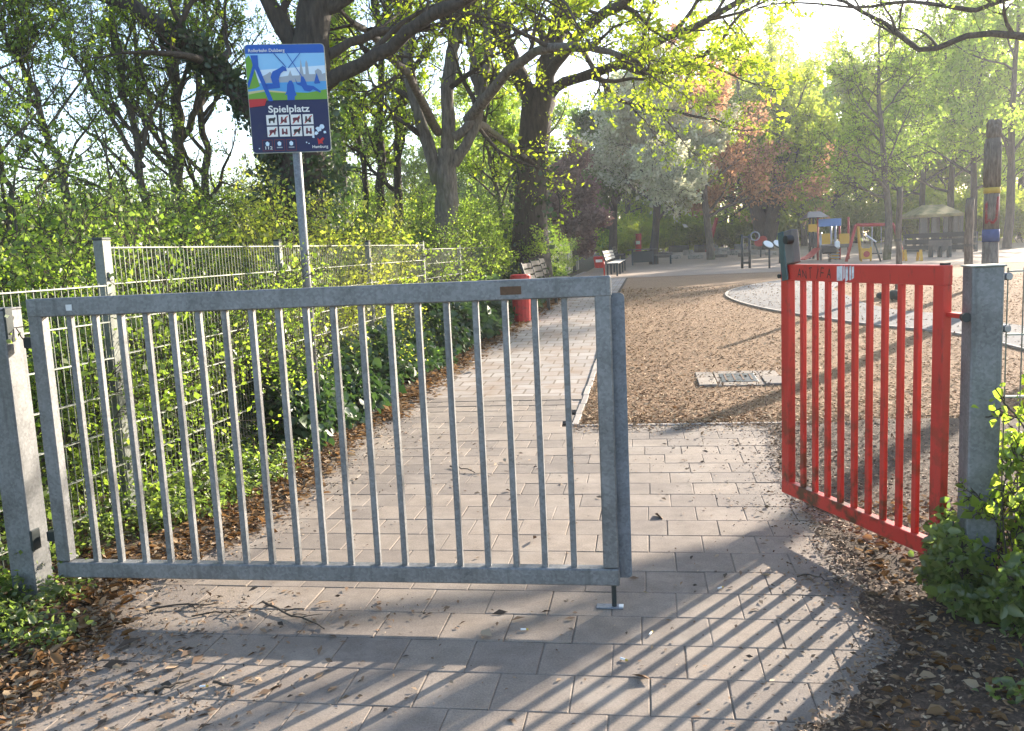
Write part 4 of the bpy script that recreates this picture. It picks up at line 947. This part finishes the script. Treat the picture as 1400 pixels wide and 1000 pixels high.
chips('wood_chips', 75000, lambda g, y, n: -.64+(6.5+.2*y)*g.random(n)**1.3, lambda g, n: 7.7+14*g.random(n)**1.9, lambda x, y: zt_np(y)-.004, .036, 14, 'pale wood chip mulch covering the playground floor')
chips('wood_chips', 16000, lambda g, y, n: xr(y)-.08+np.abs(g.normal(0, .7, n)), lambda g, n: 1.5+6.1*g.random(n), lambda x, y: bedz(x, y, 1), .021, 15, 'dark woody crumbs on the soil below the red gate', 'debris', .4)
chips('wood_chips', 9000, lambda g, y, n: xl(y)+.05-np.abs(g.normal(0, .3, n)), lambda g, n: 1.8+7*g.random(n), lambda x, y: bedz(x, y, -1), .028, 16, 'woody crumbs along the ivy side of the paving', 'debris', .4)
g2 = np.random.default_rng(17); cs = [(gnd(px, py), r_, k) for px, py, r_, k in [(330, 830, .22, 260), (420, 850, .2, 160), (200, 890, .22, 300), (150, 930, .25, 300), (300, 940, .3, 330), (230, 970, .25, 260), (570, 830, .12, 50), (700, 860, .2, 40), (920, 640, .8, 300), (1010, 600, .5, 350), (600, 640, .6, 220), (560, 600, .5, 260), (1100, 690, .3, 300), (1130, 800, .25, 260), (700, 720, 1.0, 160), (600, 900, 1.0, 160), (1000, 850, .8, 160)]]
px_, py_ = [], []
for c, r_, k in cs: k = int(k*.6); px_ += list(c.x+g2.normal(0, r_, k)); py_ += list(c.y+g2.normal(0, r_*.6, k))
X_, Y_ = np.array(px_), np.array(py_)
tag(link('pavement_debris', leaf_mesh('pavement_debris', np.stack([X_, Y_, zt_np(Y_)+.006], 1), .02*g2.lognormal(0, .45, len(X_)), g2, .42, 2.5, .1, flat=.85), M['debris']), 'scattered bark crumbs and seed scales on the paving slabs', 'debris', None, 'stuff')
chips('wood_chips', 1500, lambda g, y, n: -.7+2.2*g.random(n), lambda g, n: 7.68-np.abs(g.normal(0, .16, n)), lambda x, y: zt_np(y)+.004, .03, 18, 'stray wood chips spilled over the kerb onto the paving')
chips('wood_chips', 3600, lambda g, y, n: xr(y)+.06-np.abs(g.exponential(.13, n)), lambda g, n: 1.5+5.8*g.random(n), lambda x, y: zt_np(y)+.005, .017, 19, 'fine dark crumbs thinning out from the soil onto the paving', 'debris', .5)
chips('wood_chips', 6000, lambda g, y, n: xl(y)-.06+np.abs(g.exponential(.13, n)), lambda g, n: 1.8+6.5*g.random(n), lambda x, y: zt_np(y)+.005, .017, 20, 'fine brown crumbs thinning out from the weed bed onto the paving', 'debris', .5)
# twigs and cigarette ends on the paving
def twig(a, b, label, seed, r=.005, n=3):
    T = Tree(seed); A_, B_ = gnd(*a), gnd(*b); A_.z = zt(A_.y)+.012; B_.z = zt(B_.y)+.012; root = thing('fallen_twig', label, 'twig', A_[:])
    q, ra = guide(T, [A_, A_.lerp(B_, .35)+Vector((T.r.uniform(-.03, .03), T.r.uniform(-.03, .03), .004)), A_.lerp(B_, .7)+Vector((T.r.uniform(-.03, .03), T.r.uniform(-.03, .03), .006)), B_], r, r*.45, 6, 9, .004)
    for k in range(n):
        i = T.r.randrange(2, 7); d = (B_-A_).normalized(); sd = T.r.choice((-1, 1)); e = q[i]+(d*.6+Vector((-d.y, d.x, 0))*sd)*T.r.uniform(.05, .13); e.z = q[i].z-.004
        guide(T, [q[i], q[i].lerp(e, .5)+Vector((.006, .004, .003)), e], ra[i]*.7, ra[i]*.3, 4, 5, .002)
    link('stick', T.branch_mesh('stick', lambda n_, k_: k_ >= 6), M['bark_twig'], root, True)
    if n: tag(link('side_shoots', T.branch_mesh('side_shoots', lambda n_, k_: k_ < 6), M['bark_twig'], root, True), kind='stuff')
twig((205, 838), (300, 828), 'forked dry twig lying under the grey gate', 1, .006, 3)
twig((262, 845), (345, 836), 'crooked thin twig beside the forked one under the grey gate', 2, .004, 3)
twig((360, 828), (445, 862), 'dark branched twig trailing towards the grey gate shadow', 3, .006, 4)
twig((212, 953), (268, 930), 'short broken stick among crumbs in the striped shadow', 4, .007, 1)
twig((293, 936), (312, 955), 'stubby stick lying across the shadow stripes', 5, .007, 0)
twig((1088, 790), (1150, 800), 'long thin dry stalk at the litter edge below the red gate', 6, .004, 2)
twig((1292, 957), (1350, 985), 'thick dark stick on the dead leaves in the soil bed', 7, .011, 1)
twig((615, 640), (650, 648), 'curved dark twig on the sunlit slabs behind the gate bars', 8, .006, 0)
twig((120, 830), (140, 800), 'pale dry stalk leaning in the weeds by the post', 9, .006, 1)
twig((10, 800), (55, 830), 'grey stick half buried in weeds below the gate post', 10, .014, 0)
def butt(px, py, rz, label):
    p = gnd(px, py); root = thing('cigarette_end', label, 'cigarette end', (p.x, p.y, zt(p.y)), 'cigarette ends on the paving'); d = Vector((math.cos(rz), math.sin(rz), 0))*.012; c = Vector((p.x, p.y, zt(p.y)+.008))
    MB().tube([c-d*1.3, c+d*.6], .0042, 8).build('paper', M['white'], root, False); MB().tube([c+d*.6, c+d*1.4], .0043, 8).build('filter_tip', M['totem_yellow'], root, False)
for px, py, rz, lb in [(279, 941, .2, 'cigarette end lying in the striped shadow of the gate'), (985, 806, .7, 'cigarette end on the slab beside the shadow wedge'), (853, 904, -.6, 'cigarette end near the floor plate of the drop bolt'), (717, 863, .1, 'white cigarette end beside pale seed scales'), (890, 868, 1.2, 'cigarette end in the dark wedge of shadow')]: butt(px, py, rz, lb)

# ------------------------------------------------------------------ playground
def mat_post(root, a, b, r, mat, name='post', k=8): return MB().tube([a, b], r, k).build(name, M[mat], root, True)
def up_(p, h): return Vector((p.x, p.y, p.z+h))
def hpx(px, p): return px*(p-CAM).dot(FW)/F_PX           # picture size -> metres at p
def bench(name, a, b, label, wood, back_side, metal='dark_metal', group=None):
    a, b = Vector(a), Vector(b); d = (b-a).normalized(); L = (b-a).length; nb_ = Vector((-d.y, d.x, 0))*back_side; root = thing(name, label, 'bench', ((a+b)/2)[:], group); dz = Vector((0, 0, 1))
    for k in range(4):
        for sI in range(3):
            p = a+d*(L*(sI+.5)/3)+nb_*(.06+.11*k-.2)+dz*.45; MB().box(p, (L/3-.05, .095, .035), rz=math.atan2(d.y, d.x), bev=.006).build('seat_slat', M[wood], root)
    for k in range(3):
        for sI in range(3):
            p = a+d*(L*(sI+.5)/3)+nb_*(.27+.035*k)+dz*(.60+.12*k); MB().box(p, (L/3-.05, .03, .10), rz=math.atan2(d.y, d.x), bev=.006, rx=-.25*back_side).build('back_slat', M[wood], root)
    for sI in range(4):
        p = a+d*(.03+(L-.06)*sI/3)
        MB().box(p+nb_*.18+dz*.22, (.05, .06, .44), rz=math.atan2(d.y, d.x)).build('leg', M[metal], root); MB().box(p-nb_*.15+dz*.22, (.05, .06, .44), rz=math.atan2(d.y, d.x)).build('leg', M[metal], root)
        MB().bar(p-nb_*.2+dz*.425, p+nb_*.25+dz*.425, .045, .04).build('seat_bearer', M[metal], root); MB().bar(p+nb_*.22+dz*.42, p+nb_*.37+dz*.92, .045, .05).build('back_support', M[metal], root)
    return root
b1 = gnd(757, 424); b2 = gnd(792, 401); b2 = b1+(b2-b1).normalized()*3.0; b2.z = zt(b2.y); b1 -= Vector((.25, 0, 0)); b2 -= Vector((.25, 0, 0))
bench('park_bench', b1, b2, 'weathered slatted bench with dark legs next to the red bin behind the ivy', 'bench_wood', 1)
b1 = gnd(838, 378); b2 = gnd(866, 356); b2 = b1+(b2-b1).normalized()*6.0; b2.z = zt(b2.y)
bench('park_bench', b1, b2, 'long sunlit pale bench beside the low red bin further along the path', 'bench_pale', 1)
b1 = gnd(855, 361); b2 = b1+Vector((.1, 3.2, 0)); b2.z = zt(b2.y); bench('park_bench', b1-Vector((.35, 0, 0)), b2-Vector((.35, 0, 0)), 'far dark bench just beyond the long pale one', 'bench_wood', 1)
def bin_(px, py, w_px, h_px, label, notice=True, post=False):
    p = gnd(px, py); w_ = hpx(w_px, p); h_ = hpx(h_px, p); root = thing('litter_bin', label, 'litter bin', p[:]); zb = p.z+(h_*.42 if post else 0)
    m = MB(); k = 14; pts = [(zb, .40), (zb+.02, .44), (zb+(p.z+h_-zb)*.8, .5), (zb+(p.z+h_-zb)*.82, .53), (p.z+h_-.02, .53), (p.z+h_, .48)]
    m.tube([(p.x, p.y, z_) for z_, _ in pts], [w_*q for _, q in pts], k); m.build('bin_body', M['bin_red'], root, False)
    MB().box((p.x, p.y-w_*.05, p.z+h_*.985), (w_*.8, w_*.8, .03), bev=.01).build('lid', M['bin_red'], root)
    MB().box((p.x, p.y-w_*.50, zb+(p.z+h_-zb)*.62), (w_*.6, .02, h_*.14), bev=.004).build('notice_plate', M['white'], root)
    if post: mat_post(root, (p.x+w_*.42, p.y, p.z), (p.x+w_*.42, p.y, p.z+h_*.9), .03, 'bin_red')
bin_(714, 440, 27, 64, 'red litter bin with white notice standing against the ivy')
bin_(820, 378, 15, 27, 'small red post-mounted bin beside the long pale bench', True, True)
bin_(873, 352, 9, 32, 'far red-topped bin beyond the dark picnic table')
# board fence behind the far bench
bf = thing('board_fence', 'pale weathered board fence behind the long bench', 'fence', (-3.3, 36, .5))
for k in range(30):
    yb = 29+k*.42; hb = 1.25+rg.uniform(-.06, .06); MB().box((-3.25+rg.uniform(-.015, .015), yb, zt(yb)+hb/2), (.025, .39, hb), bev=.004, rx=rg.uniform(-.02, .02)).build('board', M['bench_pale' if k % 4 else 'grey_wood'], bf)
for hh_ in (.35, 1.0): MB().box((-3.30, 35.1, .5+hh_), (.05, 12.6, .07)).build('rail', M['grey_wood'], bf)
# picnic table
p = gnd(886, 362); pt = thing('picnic_table', 'dark wooden picnic table with bench at the end of the path', 'picnic table', p[:]); S = hpx(1, p)
for k in range(4): MB().box((p.x-.25, p.y-.3+.2*k, p.z+.76), (1.5, .18, .05), bev=.008).build('table_board', M['grey_wood'], pt)
for dx in (-.75, .25): 
    for dy in (-.28, .28): MB().bar((p.x+dx, p.y+dy*1.4, p.z), (p.x+dx, p.y+dy*.7, p.z+.74), .08, .08).build('leg', M['dark_metal'], pt)
MB().box((p.x-.25, p.y+.0, p.z+.4), (1.1, .5, .55), bev=.01).build('pedestal', M['dark_metal'], pt)
MB().box((p.x+.75, p.y-.1, p.z+.45), (.9, .4, .06), bev=.008).build('seat_board', M['grey_wood'], pt)
for dx in (.4, 1.1): MB().box((p.x+dx, p.y-.1, p.z+.21), (.08, .35, .42)).build('seat_leg', M['dark_metal'], pt)
# stepping logs and slabs
def slab(px, py, wpx, hp, mat, label, name='stepping_log', seed=0):
    p = gnd(px, py); w_ = hpx(wpx, p); h_ = hpx(hp, p); r = random.Random(seed); m = MB(); k = 10; rings = []
    ph = r.uniform(0, 6.28); o = [(1+.18*math.sin(2*6.28*j/k+ph)+r.uniform(-.07, .07)) for j in range(k)]; dep = r.uniform(.5, .9)
    for z_, q in ((-.03, .92), (h_*.3, 1.0), (h_*.85, .98), (h_, .9)): rings.append([(p.x+w_/2*q*o[j]*math.cos(6.283*j/k), p.y+w_/2*dep*q*o[j]*math.sin(6.283*j/k), p.z+z_+(r.uniform(-.015, .015) if z_ > 0 else 0)) for j in range(k)])
    v = sum(rings, []); f = [(i*k+j, i*k+(j+1) % k, (i+1)*k+(j+1) % k, (i+1)*k+j) for i in range(3) for j in range(k)]+[tuple(3*k+j for j in range(k))]
    o_ = m.add(v, f).build(name, M[mat], None, False); return tag(o_, label, 'stepping stone', 'stepping slabs of the balance circle')
for i, (px, py, w_, h_) in enumerate([(909, 352, 24, 7), (924, 354, 12, 5), (899, 349, 14, 4), (928, 345, 24, 9), (941, 349, 12, 7), (951, 354, 22, 5), (958, 345, 22, 10), (972, 344, 18, 8), (977, 349, 16, 6), (986, 352, 17, 4), (1003, 349, 18, 6), (1012, 341, 16, 7), (1016, 351, 14, 5), (1036, 348, 18, 6), (1054, 349, 14, 5), (921, 339, 16, 5), (990, 344, 14, 5), (1028, 341, 12, 5)]):
    slab(px, py, w_, h_, 'rock' if i % 3 else 'bench_wood', 'flat grey slab in the balance circle at the wood edge', seed=i)
p = gnd(946, 342); lw = thing('log_table', 'long dark log table in the middle of the balance circle', 'log table', p[:])
MB().box((p.x, p.y, p.z+.85), (hpx(21, p), .8, .14), bev=.02).build('top', M['grey_wood'], lw)
for k in (-1, 1): MB().box((p.x+k*hpx(7, p), p.y, p.z+.40), (.35, .6, .8), bev=.02).build('support', M['dark_metal'], lw)
p = gnd(967, 345); lpole = thing('climbing_pole', 'leaning red-brown climbing pole with prop above the slabs', 'climbing pole', p[:]); e = at(980, 298, p.y)
MB().tube([p, e], [.16, .12], 9).build('pole', M['play_red'], lpole, True); MB().tube([at(977, 345, p.y+.4), at(969, 318, p.y)], .07, 7).build('prop', M['play_red'], lpole, True)
# steel frame with rings
p = gnd(1020, 367); hf = thing('exercise_frame', 'upright steel frame with two posts and hand rings', 'exercise frame', p[:]); H_ = hpx(46, p); w2 = hpx(5, p)
for s_ in (-1, 1): mat_post(hf, (p.x+s_*w2, p.y, p.z), (p.x+s_*w2, p.y, p.z+H_), .05, 'dark_metal')
for z_ in (.16, .92): MB().box((p.x, p.y, p.z+H_*z_), (w2*2, .07, .09), bev=.01).build('crossbar', M['dark_metal'], hf)
rm_ = MB(); cc = Vector((p.x+w2+.2, p.y, p.z+H_*.93)); rm_.tube([cc+Vector((.16*math.cos(t*.524), 0, .16*math.sin(t*.524))) for t in range(13)], .025, 6, False); rm_.build('hand_ring', M['steel'], hf, True)
for j, (px, py, base, lab) in enumerate([(1050, 335, 367, 'white tilted play disc on a thin steel post'), (1064, 334, 360, 'second white disc with a dark rim beside the first')]):
    p = gnd(px+2, base); q = at(px, py, p.y); dk = thing('play_disc', lab, 'play disc', p[:]); nv = Vector((.35, -.55, .75))
    mat_post(dk, p, (p.x, p.y, q.z), .035, 'dark_metal'); MB().disc(q, nv, hpx(8, p), .04, 20).build('disc_rim', M['dark_metal'], dk); MB().disc(q+nv.normalized()*.03, nv, hpx(7, p), .03, 20).build('disc_face', M['white'], dk)
p = gnd(1040, 352); q = at(1040, 330, p.y); dk = thing('play_dish', 'dark red dish leaning behind the white discs', 'play dish', p[:]); mat_post(dk, p, q, .04, 'dark_metal'); MB().disc(q, (-.4, -.5, .6), hpx(9, p), .06, 16).build('dish', M['play_red'], dk)
# climbing tower
p0 = gnd(1135, 356); TY = p0.y; tw = thing('play_tower', 'red yellow and blue climbing tower with dark roof and slide', 'play tower', p0[:])
def tq(px, py, dy=0): return at(px, py, TY+dy)
def tbox(x0, y0, x1, y1, mat, name, dy=0, th=.06):
    a, b = tq(x0, y0, dy), tq(x1, y1, dy); return MB().box(((a+b)/2), (abs(b.x-a.x), th, abs(a.z-b.z)), bev=.01).build(name, M[mat], tw)
def tpost(x0, y0, x1, y1, mat, name='post', dy=0, r=.05): return mat_post(tw, tq(x0, y0, dy), tq(x1, y1, dy), r, mat, name)
for px, y0, y1, mt in [(1118, 298, 356, 'play_red'), (1107, 298, 354, 'dark_metal'), (1136, 305, 356, 'steel'), (1142, 305, 356, 'steel'), (1148, 305, 356, 'play_red'), (1160, 297, 356, 'play_red'), (1122, 318, 356, 'steel')]: tpost(px, y1, px, y0, mt, dy=.2*(px % 3))
for dy in (0, 1.1): tpost(1112, 354, 1112, 296, 'dark_metal', dy=dy)
rfm = MB(); a, b = tq(1103, 298, -.3), tq(1124, 298, 1.2); z1_ = tq(1113, 289).z; rfm.add([(a.x, a.y, a.z), (b.x, a.y, a.z), (b.x, b.y, a.z), (a.x, b.y, a.z), ((a.x+b.x)/2-.25, (a.y+b.y)/2, z1_), ((a.x+b.x)/2+.25, (a.y+b.y)/2, z1_)], [(3, 2, 1, 0), (0, 1, 5, 4), (1, 2, 5), (2, 3, 4, 5), (3, 0, 4)]); rfm.build('roof', M['dark_metal'], tw)
tbox(1119, 300, 1150, 309, 'play_blue', 'roof_panel'); tbox(1105, 307, 1117, 317, 'yellow', 'side_panel', -.05); tbox(1107, 318, 1117, 338, 'dark_metal', 'tower_wall', .1)
tbox(1121, 320, 1135, 334, 'yellow', 'side_panel'); tbox(1147, 320, 1161, 334, 'yellow', 'side_panel', -.05); tbox(1119, 335, 1162, 338, 'grey_wood', 'platform', .5, 1.2)
tbox(1134, 344, 1146, 354, 'yellow', 'low_panel', .2)
for k in range(4): tpost(1136, 352-k*4, 1148, 352-k*4, 'steel', 'rung', .1, .025)
slm = MB(); sA, sB, sC = tq(1117, 340, -.1), tq(1106, 351, -1.0), tq(1096, 355, -1.6)
for u, v in ((sA, sB), (sB, sC)): slm.bar(u, v, .3, .05)
slm.build('slide_chute', M['play_red'], tw)
# swing
sw0 = gnd(1172, 357); SYY = sw0.y; sw = thing('swing_frame', 'red swing frame with yellow upright and hanging seats', 'swing', sw0[:])
def sq(px, py, dy=0): return at(px, py, SYY+dy)
mat_post(sw, sq(1170, 308), sq(1222, 307), .07, 'play_red', 'crossbar')
for a, b, mt in [((1170, 308, 0), (1157, 358, -.5), 'play_red'), ((1173, 308, 0), (1177, 359, .4), 'yellow'), ((1221, 307, 0), (1238, 356, -.5), 'play_red'), ((1215, 307, 0), (1215, 357, .6), 'play_green')]: mat_post(sw, sq(*a), sq(*b), .06, mt, 'leg')
for px in (1186, 1198):
    seat = MB().box(sq(px, 347), (.42, .18, .04), bev=.01).build('swing_seat', M['black'], sw)
    for dx in (-.18, .18): MB().tube([sq(px, 347)+Vector((dx, 0, 0)), Vector((sq(px, 347).x+dx, SYY, sq(px, 309).z))], .012, 5).build('chain', M['steel'], sw)
a = gnd(1184, 357); yb = thing('smile_board', 'yellow play panel with red smiling cut-out beneath the swing', 'play board', a[:]); q0, q1 = at(1177, 340, a.y-.6), at(1192, 354, a.y-.6)
MB().box((q0+q1)/2, (abs(q1.x-q0.x), .06, abs(q0.z-q1.z)), bev=.01).build('panel', M['yellow'], yb); MB().disc((q0+q1)/2-Vector((0, .04, .02)), (0, 1, 0), .12, .02, 12).build('smile_disc', M['play_red'], yb)
for s_ in (q0.x+.03, q1.x-.03): mat_post(yb, (s_, a.y-.55, a.z), (s_, a.y-.55, q0.z+.05), .035, 'yellow')
a = gnd(1195, 357); ib = thing('info_desk', 'tilted white information board on a single post by the swing', 'information board', a[:]); mat_post(ib, (a.x, a.y-1, a.z), at(1195, 330, a.y-1), .035, 'dark_metal'); MB().bar(at(1184, 322, a.y-1), at(1197, 331, a.y-1), .35, .04).build('board', M['white'], ib)
a = gnd(1121, 357); sr = thing('spring_rider', 'black and white spring rider below the tower', 'spring rider', a[:]); cq = a-Vector((0, 2, 0)); cq.z = zt(cq.y)
MB().tube([cq+Vector((.07*math.cos(t*.9), .07*math.sin(t*.9), .012*t)) for t in range(28)], .015, 5).build('spring', M['dark_metal'], sr); MB().box(cq+Vector((0, 0, .48)), (.62, .16, .3), bev=.06).build('body', M['black'], sr); MB().box(cq+Vector((.3, 0, .68)), (.2, .14, .3), bev=.05).build('head', M['white'], sr)
a = gnd(1236, 357); b = gnd(1257, 357); tr_ = thing('balance_trestle', 'low yellow trestle with hanging seat right of the swing', 'trestle', a[:])
for c in (a, b):
    for dy in (-.25, .25): MB().bar((c.x, c.y+dy, c.z), (c.x, c.y+dy*.5, c.z+hpx(15, c)), .09, .06).build('leg', M['yellow'], tr_)
MB().bar((a.x, a.y, a.z+hpx(14, a)), (b.x, b.y, b.z+hpx(14, b)), .08, .08).build('beam', M['dark_metal'], tr_)
# pavilion
pv0 = gnd(1285, 343); PY = pv0.y+6; pv = thing('garden_pavilion', 'open wooden pavilion with straw coloured tent roof among the trees', 'pavilion', (at(1287, 330, PY).x, PY, .5))
def pq(px, py, dy=0): return at(px, py, PY+dy)
a, b = pq(1256, 294, -2), pq(1318, 291, -2); z1_ = pq(1300, 279).z; D = 4.0
MB().add([a, b, b+Vector((0, D, 0)), a+Vector((0, D, 0)), Vector(((a.x+b.x)/2-.4, a.y+D/2, z1_)), Vector(((a.x+b.x)/2+.7, a.y+D/2, z1_)), a-Vector((0, 0, .15)), b-Vector((0, 0, .15)), b+Vector((0, D, -.15)), a+Vector((0, D, -.15))], [(0, 1, 5, 4), (1, 2, 5), (2, 3, 4, 5), (3, 0, 4), (6, 7, 1, 0), (7, 8, 2, 1), (8, 9, 3, 2), (9, 6, 0, 3), (9, 8, 7, 6)]).build('roof', M['thatch'], pv)
for px, dy, w_ in [(1262, -1.6, .32), (1268, 1.5, .2), (1277, -1.6, .22), (1282, 1.5, .2), (1293, -1.6, .2), (1306, -1.6, .2), (1314, -1.5, .2), (1310, 1.4, .2)]:
    t_ = pq(px, 292, dy); MB().box((t_.x, PY+dy, (t_.z+.5)/2), (w_, w_, t_.z-.5), bev=.02).build('post', M['grey_wood'], pv)
MB().box((pv.location.x, PY, .6), (b.x-a.x-.4, D-.6, .18)).build('deck', M['grey_wood'], pv)
a, b = gnd(1238, 344), gnd(1330, 341); lb_ = thing('long_barrier', 'long dark low timber barrier before the pavilion', 'barrier', a[:])
b.y = a.y-4; b.x = at(1335, 335, b.y).x; b.z = a.z = .5
for k in range(3): MB().bar(a+Vector((0, 0, .25+.3*k)), b+Vector((0, 0, .25+.3*k)), .10, .22).build('beam', M['dark_metal'], lb_)
for k in range(8): q = a.lerp(b, k/7); MB().box((q.x, q.y+.1, .95), (.14, .14, .95)).build('post', M['grey_wood'], lb_)
a, b = gnd(1270, 352), gnd(1302, 350); bb = thing('backless_bench', 'backless dark bench before the long timber barrier', 'bench', a[:]); b.y = a.y-1; b.x = at(1300, 345, b.y).x
MB().bar(a+Vector((0, 0, .48)), b+Vector((0, 0, .48)), .07, .4).build('seat', M['grey_wood'], bb)
for t_ in (.08, .5, .92): q = a.lerp(b, t_); MB().box((q.x, q.y, q.z+.22), (.1, .3, .44)).build('leg', M['dark_metal'], bb)
# boulders behind the red gate
for i, (px, py, w_, h_) in enumerate([(1206, 408, 16, 9), (1224, 409, 22, 13)]):
    p = gnd(px, py); w0 = hpx(w_, p); h0 = hpx(h_, p); r = random.Random(40+i); V = []; F_ = []; k, m_ = 10, 6
    for a_ in range(m_+1):
        for b_ in range(k):
            th, ph = math.pi*a_/m_, 6.283*b_/k; q = 1+.14*mnoise.noise(Vector((3*math.sin(th)*math.cos(ph)+i*7, 3*math.sin(th)*math.sin(ph), 3*math.cos(th))))
            V.append((p.x+w0/2*q*math.sin(th)*math.cos(ph), p.y+w0/2*q*math.sin(th)*math.sin(ph), p.z+h0*.42+h0*.55*q*math.cos(th)))
    F_ = [(a_*k+b_, a_*k+(b_+1) % k, (a_+1)*k+(b_+1) % k, (a_+1)*k+b_) for a_ in range(m_) for b_ in range(k)]
    tag(MB().add(V, F_).build('boulder', M['rock_dark'], None, True), ['smaller dark boulder in the soil seen through the red gate', 'larger dark mossy boulder in the soil seen through the red gate'][i], 'boulder')
# wooden posts and totem
def wood_post(px, ytop, ybase, wpx, label, name='wooden_post'):
    p = gnd(px, ybase); t_ = at(px, ytop, p.y); r = hpx(wpx/2, p); root = thing(name, label, 'wooden post', p[:]); pts = []; q = random.Random(int(px))
    for k in range(9): pts.append(Vector((p.x+q.uniform(-.012, .012), p.y+q.uniform(-.012, .012), p.z-.05+(t_.z-p.z+.05)*k/8)))
    MB().tube(pts, [r*q.uniform(.93, 1.06) for _ in pts], 10).build('shaft', M['old_wood'], root, True); MB().tube([pts[-1]-Vector((0, 0, .002)), pts[-1]+Vector((0, 0, .03))], [r*.98, r*.8], 10).build('top_end', M['grey_wood'], root, False)
    MB().tube([pts[4], pts[4]+Vector((0, 0, .05))], r*1.08, 10, False).build('band', M['grey_wood'], root, True)
wood_post(1228, 258, 398, 8, 'plain round timber post beside the slim tree')
wood_post(1323, 273, 397, 11, 'plain round timber post just in front of the carved totem')
p = gnd(1352, 416); tt = thing('totem_pole', 'carved wooden totem pole with yellow, red and blue painted bands', 'totem pole', p[:]); r = hpx(10, p)
zs = lambda py: at(1350, py, p.y).z
def seg(y0, y1, r0, r1, mat, name, k=14): return MB().tube([(p.x, p.y, zs(y0)), (p.x, p.y, (zs(y0)+zs(y1))/2), (p.x, p.y, zs(y1))], [r*r0, r*(r0+r1)/2, r*r1], k).build(name, M[mat], tt, True)
MB().tube([(p.x, p.y, p.z-.1), (p.x, p.y, zs(331))], [r*1.08, r*1.02], 14).build('shaft', M['old_wood'], tt, True)
seg(331, 314, 1.07, 1.07, 'totem_blue', 'blue_band'); seg(314, 265, 1.0, .97, 'old_wood', 'painted_shaft'); seg(265, 257, 1.04, 1.04, 'totem_yellow', 'yellow_band'); seg(257, 190, .92, .95, 'old_wood', 'fluted_shaft')
for k in range(9):
    a_ = 6.283*k/9; d = Vector((math.cos(a_), math.sin(a_), 0))*r*.93; MB().tube([Vector((p.x, p.y, zs(256)))+d, Vector((p.x, p.y, zs(196)))+d], r*.17, 6).build('flute', M['old_wood'], tt, True)
pa = [(-.75, 270), (-.55, 300), (-.15, 306), (.25, 300), (.55, 306), (.6, 275)]; sm = MB()
cd_ = (CAM-p); cd_.z = 0; cd_.normalize(); sd_ = Vector((-cd_.y, cd_.x, 0))
def onp(u, py): 
    th = -u*1.1; d = cd_*math.cos(th)+sd_*math.sin(th); return Vector((p.x, p.y, zs(py)))+d*r*1.01
for a_, b_ in zip(pa[:-1], pa[1:]): sm.tube([onp(*a_), onp((a_[0]+b_[0])/2, (a_[1]+b_[1])/2), onp(*b_)], r*.16, 6)
sm.build('red_swirl', M['totem_red'], tt, True)
hd = MB()
for cx_, cz_, q, zr_ in ((0, 182, .98, 13), (-.35, 172, .62, 8), (.42, 172, .6, 8), (0, 190, .8, 8)):
    V = []; k, m_ = 12, 8; C_ = Vector((p.x+cx_*r, p.y-.1*r, zs(cz_))); hz_ = hpx(zr_, p)
    for a_ in range(m_+1):
        for b_ in range(k): th, ph = math.pi*a_/m_, 6.283*b_/k; V.append((C_.x+r*q*math.sin(th)*math.cos(ph), C_.y+r*q*math.sin(th)*math.sin(ph), C_.z+hz_*math.cos(th)))
    hd.add(V, [(a_*k+b_, a_*k+(b_+1) % k, (a_+1)*k+(b_+1) % k, (a_+1)*k+b_) for a_ in range(m_) for b_ in range(k)])
hd.build('carved_head', M['old_wood'], tt, True)

# ------------------------------------------------------------------ hazy air
hz = MB().box((0, 0, 13), (640, 680, 29)); hz_o = hz.build('haze', None); tag(hz_o, kind='stuff')
hm = bpy.data.materials.new('haze'); hm.use_nodes = True; t = hm.node_tree; t.nodes.remove(t.nodes['Principled BSDF'])
pvn = t.nodes.new('ShaderNodeVolumePrincipled'); pvn.inputs['Color'].default_value = (.92, .95, 1, 1); pvn.inputs['Density'].default_value = HAZE; pvn.inputs['Anisotropy'].default_value = .45
t.links.new(pvn.outputs[0], t.nodes['Material Output'].inputs['Volume']); hz_o.data.materials.append(hm)
